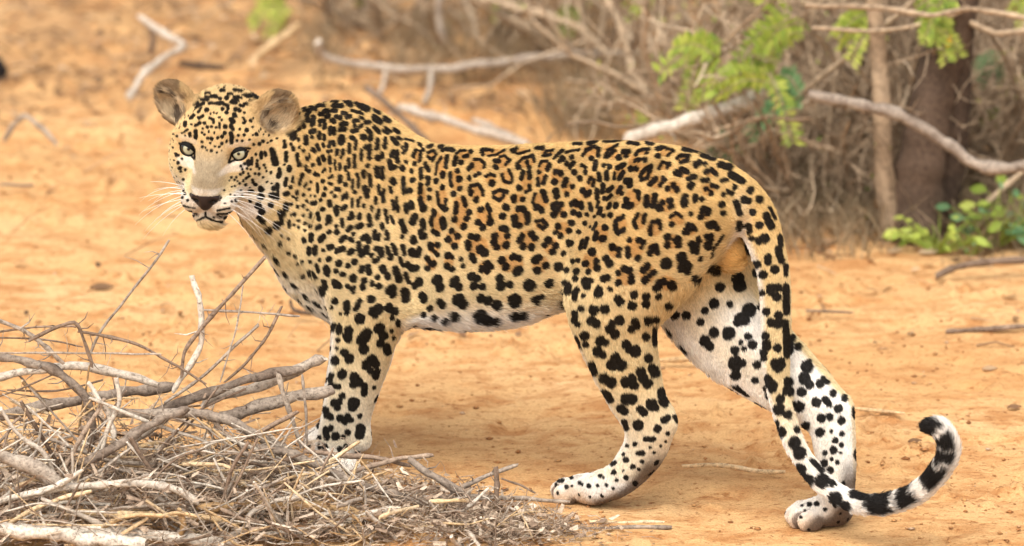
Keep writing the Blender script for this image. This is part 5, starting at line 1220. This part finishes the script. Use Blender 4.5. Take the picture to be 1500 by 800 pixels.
def shrub(name, base, h, spread, nst, label, group, mat=M_DRY, leafy=0, leafmat=None, seed=0, lean=(0, 0), dens=1.0, tone=.5, cat='shrub'):
    """dry shrub: many stems that fork, as one tangle, with a few leaves"""
    rs = np.random.default_rng(seed); b = Bits(); lf = Bits(); base = np.asarray(base, float)
    def grow(p, d, L, r, lev):
        n = 5; P = [p]; q = p.copy(); dd = d.copy()
        for k in range(n - 1):
            dd = dd + rs.normal(0, .20, 3) + np.array([0, 0, .03]); dd /= np.linalg.norm(dd); q = q + dd * L / (n - 1)
            if q[2] < .01: q[2] = .01
            P.append(q.copy())
        P = np.array(P); b.tube(P, np.linspace(r, r * .45, n), 4 if lev < 2 else 3, np.clip(rs.normal(tone, .2), .02, 1))
        if lev < 3:
            for _ in range(int(rs.integers(2, 5) * dens + .5)):
                i = rs.integers(1, n); nd = dd * .5 + rs.normal(0, .62, 3); nd /= np.linalg.norm(nd)
                grow(P[i].copy(), nd, L * rs.uniform(.35, .7), r * .55, lev + 1)
        if leafy and lev >= 2 and rs.random() < leafy:
            for _ in range(rs.integers(1, 4)): leaf(lf, P[rs.integers(1, n)] + rs.normal(0, .008, 3), rs.normal(0, 1, 3), rs.uniform(.010, .020), rs)
    for s in range(nst):
        a = rs.uniform(0, 6.283); o = np.array([math.cos(a), math.sin(a), 0]) * rs.uniform(0, spread * .35)
        d = np.array([math.cos(a) * spread * rs.uniform(.2, 1) + lean[0], math.sin(a) * spread * .6 + lean[1], h * rs.uniform(.6, 1.1)]); L = np.linalg.norm(d)
        grow(o, d / L, L, rs.uniform(.0045, .0105), 0)
    root = link(name, None); root.location = base; tag(root, label, cat, group)
    o = link('stems', b.mesh('stems'), root, mat); tag(o, kind='stuff')
    if lf.n: o = link('leaves', lf.mesh('leaves', False), root, leafmat or M_LEAF); tag(o, kind='stuff')
    return root
def leaf(bits, p, d, L, rs, wid=.42, tone=None, n=None):
    d = np.asarray(d, float); d = d / np.linalg.norm(d); w = np.cross(d, rs.normal(0, 1, 3) if n is None else n); w /= np.linalg.norm(w); nn_ = np.cross(w, d)
    t = rs.random() if tone is None else tone
    bits.quad([p, p + d * L * .5 + w * L * wid * .5 + nn_ * L * .06, p + d * L, p + d * L * .5 - w * L * wid * .5 + nn_ * L * .06], t)

G_DRY = 'dry shrubs of the thicket'
gp = lambda u, y: np.array([at_y(u, 300, y)[0], y, 0.0])
for i, (u, y, h, sp, ns, dens, tone, lab) in enumerate([
    (1120, 2.25, .30, .30, 16, 1.0, .62, 'low olive brown shrub just past the rump'),
    (1185, 2.05, .34, .30, 18, 1.0, .55, 'twiggy dry shrub beside the thin trunk'),
    (1250, 2.10, .42, .28, 18, 1.0, .45, 'dark tangled shrub at the foot of the thin trunk'),
    (1345, 2.30, .50, .30, 18, 1.0, .40, 'dark shrub wrapped round the big trunk'),
    (1440, 2.15, .50, .30, 18, 1.0, .45, 'dense dry shrub behind the leafy seedling'),
    (1530, 2.25, .55, .30, 16, 1.0, .50, 'dry shrub at the far end of the thicket'),
    (1050, 2.75, .42, .36, 14, .8, .70, 'pale open shrub behind the white fallen branch'),
    (1180, 2.85, .60, .36, 16, .9, .62, 'tall pale shrub behind the green sprigs'),
    (1330, 2.95, .70, .36, 16, .9, .55, 'tall twiggy shrub behind the big trunk'),
    (1480, 2.95, .70, .36, 16, .9, .55, 'tall brown shrub filling in behind the dense shrub'),
    (960, 3.30, .50, .40, 14, .8, .70, 'bare pale shrub round the slim sapling'),
    (840, 3.60, .45, .40, 14, .8, .62, 'bare shrub behind the level bleached branch'),
    (700, 3.80, .40, .40, 12, .8, .55, 'low grey shrub behind the upright dead stem'),
    (580, 4.00, .30, .40, 12, .7, .55, 'sparse low shrub near the tan stick'),
    (470, 4.15, .24, .38, 10, .7, .55, 'small sparse shrub over the leaf litter'),
    (1060, 3.60, .80, .45, 14, .8, .60, 'tall shrub behind the pale open shrub'),
    (1230, 3.70, .90, .45, 14, .8, .55, 'tall shrub deep in the thicket behind the overhanging boughs'),
    (1400, 3.80, .90, .45, 14, .8, .50, 'tall shadowed shrub deep behind the big trunk'),
    (780, 4.40, .60, .50, 12, .8, .55, 'grey shrub deep behind the pale bough'),
    (900, 4.40, .80, .50, 12, .8, .55, 'bushy shrub deep behind the pale stem')]):
    c_ = gp(u, y); c_[2] = gh1(c_[0], c_[1]) - .01
    shrub('dry_shrub', c_, h, sp, ns, lab, G_DRY, seed=300 + i, leafy=.10 if i in (0, 6, 7, 12, 13, 15, 18) else .03, dens=dens, tone=tone)

# the tree: trunk and two lesser stems
def tree_stem(parent, name, pts, y0, y1, radii, mat, seed, tone):
    P = px_path(pts, y0, y1); sc_ = np.linalg.norm(P.mean(0) - CAM) / 9.5
    A = catmull(np.column_stack([P, np.array(radii) * PXM * sc_]), 8); rs = np.random.default_rng(seed)
    vs, (q, caps) = tube_mesh(A[:, :3], A[:, 3] * (1 + .12 * (rs.random(len(A)) - .5)), 14)
    n = fbm(vs[:, 0] * 22, vs[:, 1] * 22, vs[:, 2] * 7, 3, seed) - .5
    cen = np.repeat(A[:, :3], 14, axis=0); vs = cen + (vs - cen) * (1 + n * .55)[:, None]
    me = mesh_np(name, vs - parent.location, [q, caps]); a = me.attributes.new('tone', 'FLOAT', 'POINT'); a.data.foreach_set('value', np.full(len(vs), tone, np.float32))
    return link(name, me, parent, mat)
tb = ground_pt(1345, 348); tree = link('thicket_tree', None); tree.location = tb
tag(tree, 'dark barked tree with two stems standing in the thicket', 'tree')
tree_stem(tree, 'trunk', [(1338, 352), (1348, 260), (1362, 160), (1385, 60), (1410, -60)], 1.80, 1.88, (44, 36, 33, 32, 30), M_BROWN, 5, .26)
tree_stem(tree, 'stem', [(1368, 345), (1392, 230), (1402, 110), (1414, 0), (1425, -60)], 1.86, 1.9, (27, 24, 23, 21, 19), M_BROWN, 6, .06)
tb2 = ground_pt(1302, 340); t2 = link('thin_tree', None); t2.location = tb2
tag(t2, 'thin grey brown tree trunk in front of the dark barked tree', 'tree')
tree_stem(t2, 'trunk', [(1308, 345), (1296, 260), (1291, 170), (1288, 90), (1276, -60)], 1.80, 1.84, (17, 14, 13, 12, 11), M_DRY, 7, .48)
def crown(parent, cx, cz, y, n, seed, mat):
    rs = np.random.default_rng(seed); lf = Bits()
    for k in range(n):
        c0 = np.array([cx + rs.normal(0, .35), y + rs.normal(0, .3), cz + rs.normal(0, .16)])
        for _ in range(7): leaf(lf, c0 + rs.normal(0, .03, 3) - np.array(parent.location), rs.normal(0, 1, 3), rs.uniform(.012, .022), rs)
    tag(link('crown', lf.mesh('crown', False), parent, mat), kind='stuff')
crown(tree, 1.0, 1.35, 2.3, 160, 8, M_LEAF); crown(t2, .7, 1.35, 2.1, 90, 9, M_LEAF)

# green sprigs: a stalk with feathery leaflets
def sprig(u, v, y, px, ang, label, mat=M_LEAF, seed=0, n=5, tone=.6, group='green sprigs in the thicket'):
    rs = np.random.default_rng(seed); c = at_y(u, v, y); sc_ = np.linalg.norm(c - CAM) / 9.5; S = px * PXM * sc_ * 1.15
    root = link('green_sprig', None); root.location = c; tag(root, label, 'sprig', group)
    st, lf = Bits(), Bits()
    for k in range(n):
        a = ang + rs.normal(0, .55); d = np.array([math.cos(a), rs.normal(0, .5), math.sin(a)]); d /= np.linalg.norm(d); L = S * rs.uniform(.6, 1.15)
        o = rs.normal(0, S * .12, 3)
        P = np.array([o, o + d * L * .5 + (0, 0, .01), o + d * L - (0, 0, L * .15)]); P = catmull(P, 5); st.tube(P, np.linspace(.0016, .0006, len(P)), 3, .6)
        w = np.cross(d, (rs.normal(0, .3), -1, rs.normal(0, .3))); w /= np.linalg.norm(w)
        for i in range(1, len(P)):
            for sg in (1, -1):
                for h_ in (0, .5):
                    pp = P[i] * (1 - h_) + P[i - 1] * h_
                    leaf(lf, pp, w * sg + d * .35 + rs.normal(0, .12, 3), S * rs.uniform(.17, .28), rs, .30, np.clip(rs.normal(tone, .2), 0, 1), n=np.array([0, -1, .3]))
    tag(link('stalks', st.mesh('stalks'), root, M_DRY), kind='stuff')
    tag(link('leaflets', lf.mesh('leaflets', False), root, mat), kind='stuff')
for i, (u, v, y, px, ang, lab, mt, tone) in enumerate([
    (1045, 70, 1.95, 74, 3.5, 'feathery lime sprig above the white fallen branch', M_LEAF, .62),
    (1160, 36, 1.95, 86, 3.6, 'spreading lime sprig beside the thin overhanging bough', M_LEAF, .60),
    (1130, 108, 1.9, 74, 3.6, 'drooping bright green sprig over the white branch tip', M_LEAF, .66),
    (1170, 138, 1.9, 66, 3.5, 'blue green sprig hanging off the white branch tip', M_BLUELEAF, .6),
    (1270, 35, 1.9, 60, 4.0, 'yellow green sprig on the slanting branch', M_LEAF, .72),
    (1365, 25, 1.8, 55, 4.5, 'yellow green sprig hanging from the dark overhanging bough', M_LEAF, .70),
    (1395, 0, 1.8, 55, 3.6, 'green sprig perched on top of the dark bough', M_LEAF, .45),
    (1090, 188, 2.2, 60, 4.2, 'dull blue green sprig under the white fallen branch', M_BLUELEAF, .35),
    (1330, 210, 1.9, 34, 5.2, 'small pale round leaved sprig in front of the big trunk', M_BLUELEAF, .95),
    (935, 190, 2.4, 22, 1.4, 'tiny yellow green sprig at the butt of the white branch', M_LEAF, .75),
    (420, 10, 3.9, 46, 3.9, 'bright lime sprig above the straight tan stick', M_LEAF, .8),
    (770, 2, 3.9, 40, 3.6, 'dim green sprig beside the pale bough', M_LEAF, .45),
    (560, 0, 4.2, 40, 3.9, 'faint green sprig deep over the leaf litter', M_LEAF, .5),
    (950, 5, 3.2, 36, 3.9, 'green sprig at the slim sapling', M_LEAF, .65),
    (1460, 85, 2.2, 36, 4.6, 'green sprig behind the grey overhanging bough', M_BLUELEAF, .5),
    (1490, 110, 2.2, 26, 4.2, 'lime sprig past the grey overhanging bough', M_LEAF, .7),
    (1455, 165, 2.3, 26, 4.6, 'small green sprig beside the dark trunk', M_LEAF, .3),
    (1500, 2, 1.9, 30, 4.0, 'lime sprig over the end of the dark bough', M_LEAF, .7),
    (850, 20, 3.5, 34, 4.2, 'olive sprig behind the pale bough', M_LEAF, .35)]):
    sprig(u, v, y, px, ang, lab, mt, 700 + i, 5 if px > 40 else 4, tone)
# leafy seedlings on the ground at the right
def seedling(u, v, px, label, seed, tone, mat=M_LEAF, nl=38, up=.9):
    rs = np.random.default_rng(seed); c = ground_pt(u, v); c[2] = gh1(c[0], c[1]); sc_ = np.linalg.norm(c - CAM) / 9.5; S = px * PXM * sc_
    root = link('leafy_seedling', None); root.location = c; tag(root, label, 'seedling', 'leafy seedlings at the thicket edge')
    st = Bits()
    for k in range(nl):
        a = rs.uniform(0, 6.28); d = np.array([math.cos(a), math.sin(a) * .6, up * rs.uniform(.5, 1.4)]); d /= np.linalg.norm(d); L = S * rs.uniform(.35, 1)
        st.tube(np.array([(0, 0, 0), d * L * .5 + rs.normal(0, .004, 3), d * L]), np.array([.0022, .0016, .001]), 4, .6)
        lb = Bits(); e = d + np.array([0, 0, -.7]); Ls = S * rs.uniform(.16, .32)
        w = np.cross(e / np.linalg.norm(e), rs.normal(0, .4, 3) + (0, -.6, .8)); w /= np.linalg.norm(w); e /= np.linalg.norm(e); nn_ = np.cross(w, e); p = d * L
        pts = [p + e * Ls * t + w * sg * Ls * .26 * math.sin(math.pi * min(1, t * 1.02)) ** .8 + nn_ * (abs(sg) * .06 - t * t * .18) * Ls for t in (0, .25, .55, .8, 1) for sg in (-1, 0, 1)]
        pts = np.array(pts); f = np.array([[i * 3 + j, i * 3 + j + 1, i * 3 + j + 4, i * 3 + j + 3] for i in range(4) for j in range(2)])
        me = mesh_np('leaf', pts, f); a_ = me.attributes.new('tone', 'FLOAT', 'POINT'); a_.data.foreach_set('value', np.full(len(pts), np.clip(rs.normal(tone, .18), 0, 1), np.float32))
        link('leaf', me, root, mat)
    link('stalk', st.mesh('stalk'), root, M_LEAF)
seedling(1372, 368, 84, 'yellow green seedling with drooping leaves at the thicket edge', 21, .6, up=.7)
seedling(1455, 362, 92, 'fresh green seedling beside the yellow green one', 22, .5, M_BLUELEAF)
seedling(1500, 352, 105, 'tall bright green seedling at the thicket edge', 23, .45)
seedling(1420, 372, 46, 'small grey green seedling between the larger ones', 24, .8, M_BLUELEAF, 12)

# single things: yellow leaf, dark stone, fallen leaves one can pick out
def big_leaf(name, c, L, d, mat, label, tone, wid=.5, nrm=(0, -.6, .8)):
    e = np.array(d, float); e /= np.linalg.norm(e); w = np.cross(e, nrm); w /= np.linalg.norm(w); n = np.cross(w, e)
    pts = np.array([e * L * t + w * sg * L * wid * .5 * math.sin(math.pi * min(.98, t + .02)) + n * L * (.10 * abs(sg) - .12 * t * t) for t in (0, .2, .45, .7, .9, 1) for sg in (-1, 0, 1)])
    f = np.array([[i * 3 + j, i * 3 + j + 1, i * 3 + j + 4, i * 3 + j + 3] for i in range(5) for j in range(2)])
    me = mesh_np(name, pts, f); a_ = me.attributes.new('tone', 'FLOAT', 'POINT'); a_.data.foreach_set('value', np.full(len(pts), tone, np.float32))
    o = link(name, me, None, mat); o.location = c; return tag(o, label, 'leaf')
big_leaf('yellow_leaf', at_y(1393, 50, 1.78), .036, (-.28, -.1, -1), M_YELLOW, 'single yellow leaf hanging from the overhanging bough', .6, .34, (0, -1, .1))
for (u, v, L, lab, tone) in ((1160, 322, .05, 'curled tan leaf at the foot of the low olive shrub', .9), (1188, 358, .06, 'curled grey brown leaf in front of the twiggy shrub', .55), (1345, 372, .05, 'pale dead leaf before the yellow green seedling', 1.0), (1438, 548, .034, 'tan dead leaf lying on sand behind the tail', .8), (1475, 603, .03, 'brown dead leaf on sand beside the tail tip', .35), (865, 158, .03, 'orange dead leaf behind the loin', .7), (132, 430, .05, 'dark patch of dead leaf on open sand', .3), (1330, 650, .028, 'small brown leaf under the curled tail', .3)):
    c = ground_pt(u, v); c[2] = gh1(c[0], c[1]) + .004
    big_leaf('dead_leaf', c, L, (1, .3, .12), M_DEAD, lab, tone, .55, (0, -.3, 1))
v = ico * (.05, .05, .06) * np.random.default_rng(3).uniform(.8, 1.2, (7, 1))
bmx = bmesh.new(); bmesh.ops.create_icosphere(bmx, subdivisions=4, radius=1.0)
for vv_ in bmx.verts:
    c_ = np.array(vv_.co); k_ = 1 + .5 * (float(fbm(np.array([c_[0] * 2]), np.array([c_[1] * 2]), np.array([c_[2] * 2]), 3, 61)[0]) - .5)
    vv_.co = Vector(c_ * k_ * (.045, .045, .040))
me = bpy.data.meshes.new('dark_stone'); bmx.to_mesh(me); bmx.free(); me.shade_smooth()
a_ = me.attributes.new('tone', 'FLOAT', 'POINT'); a_.data.foreach_set('value', np.full(len(me.vertices), .1, np.float32))
M_STONE = wood_mat('dark_stone', [(0, (.012, .010, .010)), (.5, (.03, .025, .022)), (1, (.08, .065, .055))], 40, .6)
o = link('dark_stone', me, None, M_STONE); c = ground_pt(-18, 110); o.location = (c[0], c[1], gh1(c[0], c[1]) + .018); tag(o, 'black lump of stone on the litter', 'stone')

# leaf litter on the ground and dry grass, uncountable
rs = np.random.default_rng(91); b = Bits()
xx = rs.uniform(-1.6, 1.9, 26000); yy = rs.uniform(.9, 5.2, 26000); ll = litter(xx, yy); hh = ground_h(xx, yy)
for x, y, l, h in zip(xx, yy, ll, hh):
    if rs.random() > l * .55 + .02: continue
    a = rs.uniform(0, 6.28); d = np.array([math.cos(a), math.sin(a), rs.normal(.12, .25)])
    if rs.random() < .6: leaf(b, np.array([x, y, h + .003 + abs(rs.normal(0, .006))]), d, rs.uniform(.014, .042), rs, rs.uniform(.3, .7), n=np.array([rs.normal(0, .3), rs.normal(0, .3), 1]))
    else:
        L = rs.uniform(.03, .14); p0 = np.array([x, y, h + .004]); p1 = p0 + d * L * .5; p2 = p0 + d * L; p1[2] = max(p1[2], h + .003) + rs.uniform(0, .01); p2[2] = max(p2[2], h + .002)
        b.tube(np.array([p0, p1, p2]), np.array([.0022, .0018, .001]) * rs.uniform(.5, 1.4), 3, rs.uniform(.2, 1))
tag(link('leaf_litter', b.mesh('leaf_litter', False), None, M_DEAD), 'dead leaves and small twigs strewn under the thicket', 'litter', kind='stuff')
b = Bits(); rs = np.random.default_rng(92)
for k in range(300):
    if k < 150: u, v = rs.uniform(1090, 1500), rs.uniform(262, 372)
    elif k < 230: u, v = rs.uniform(800, 1100), rs.uniform(110, 210)
    else: u, v = rs.uniform(450, 900), rs.uniform(20, 120)
    c = ground_pt(u, v); z = gh1(c[0], c[1])
    for _ in range(rs.integers(8, 18)):
        a = rs.uniform(0, 6.28); L = rs.uniform(.04, .15); d = np.array([math.cos(a) * .5, math.sin(a) * .4, 1.0]) ; d /= np.linalg.norm(d)
        p0 = np.array([c[0] + rs.normal(0, .03), c[1] + rs.normal(0, .03), z]); tp_ = d * L
        b.tube(np.array([p0, p0 + tp_ * .55, p0 + tp_ + np.array([d[0], d[1], -.35]) * L * .35]), np.array([.0014, .0011, .0004]), 3, np.clip(rs.normal(.45, .28), 0, 1))
tag(link('dry_grass', b.mesh('dry_grass'), None, M_GRASS), 'dry straw coloured grass under the thicket', 'grass', kind='stuff')
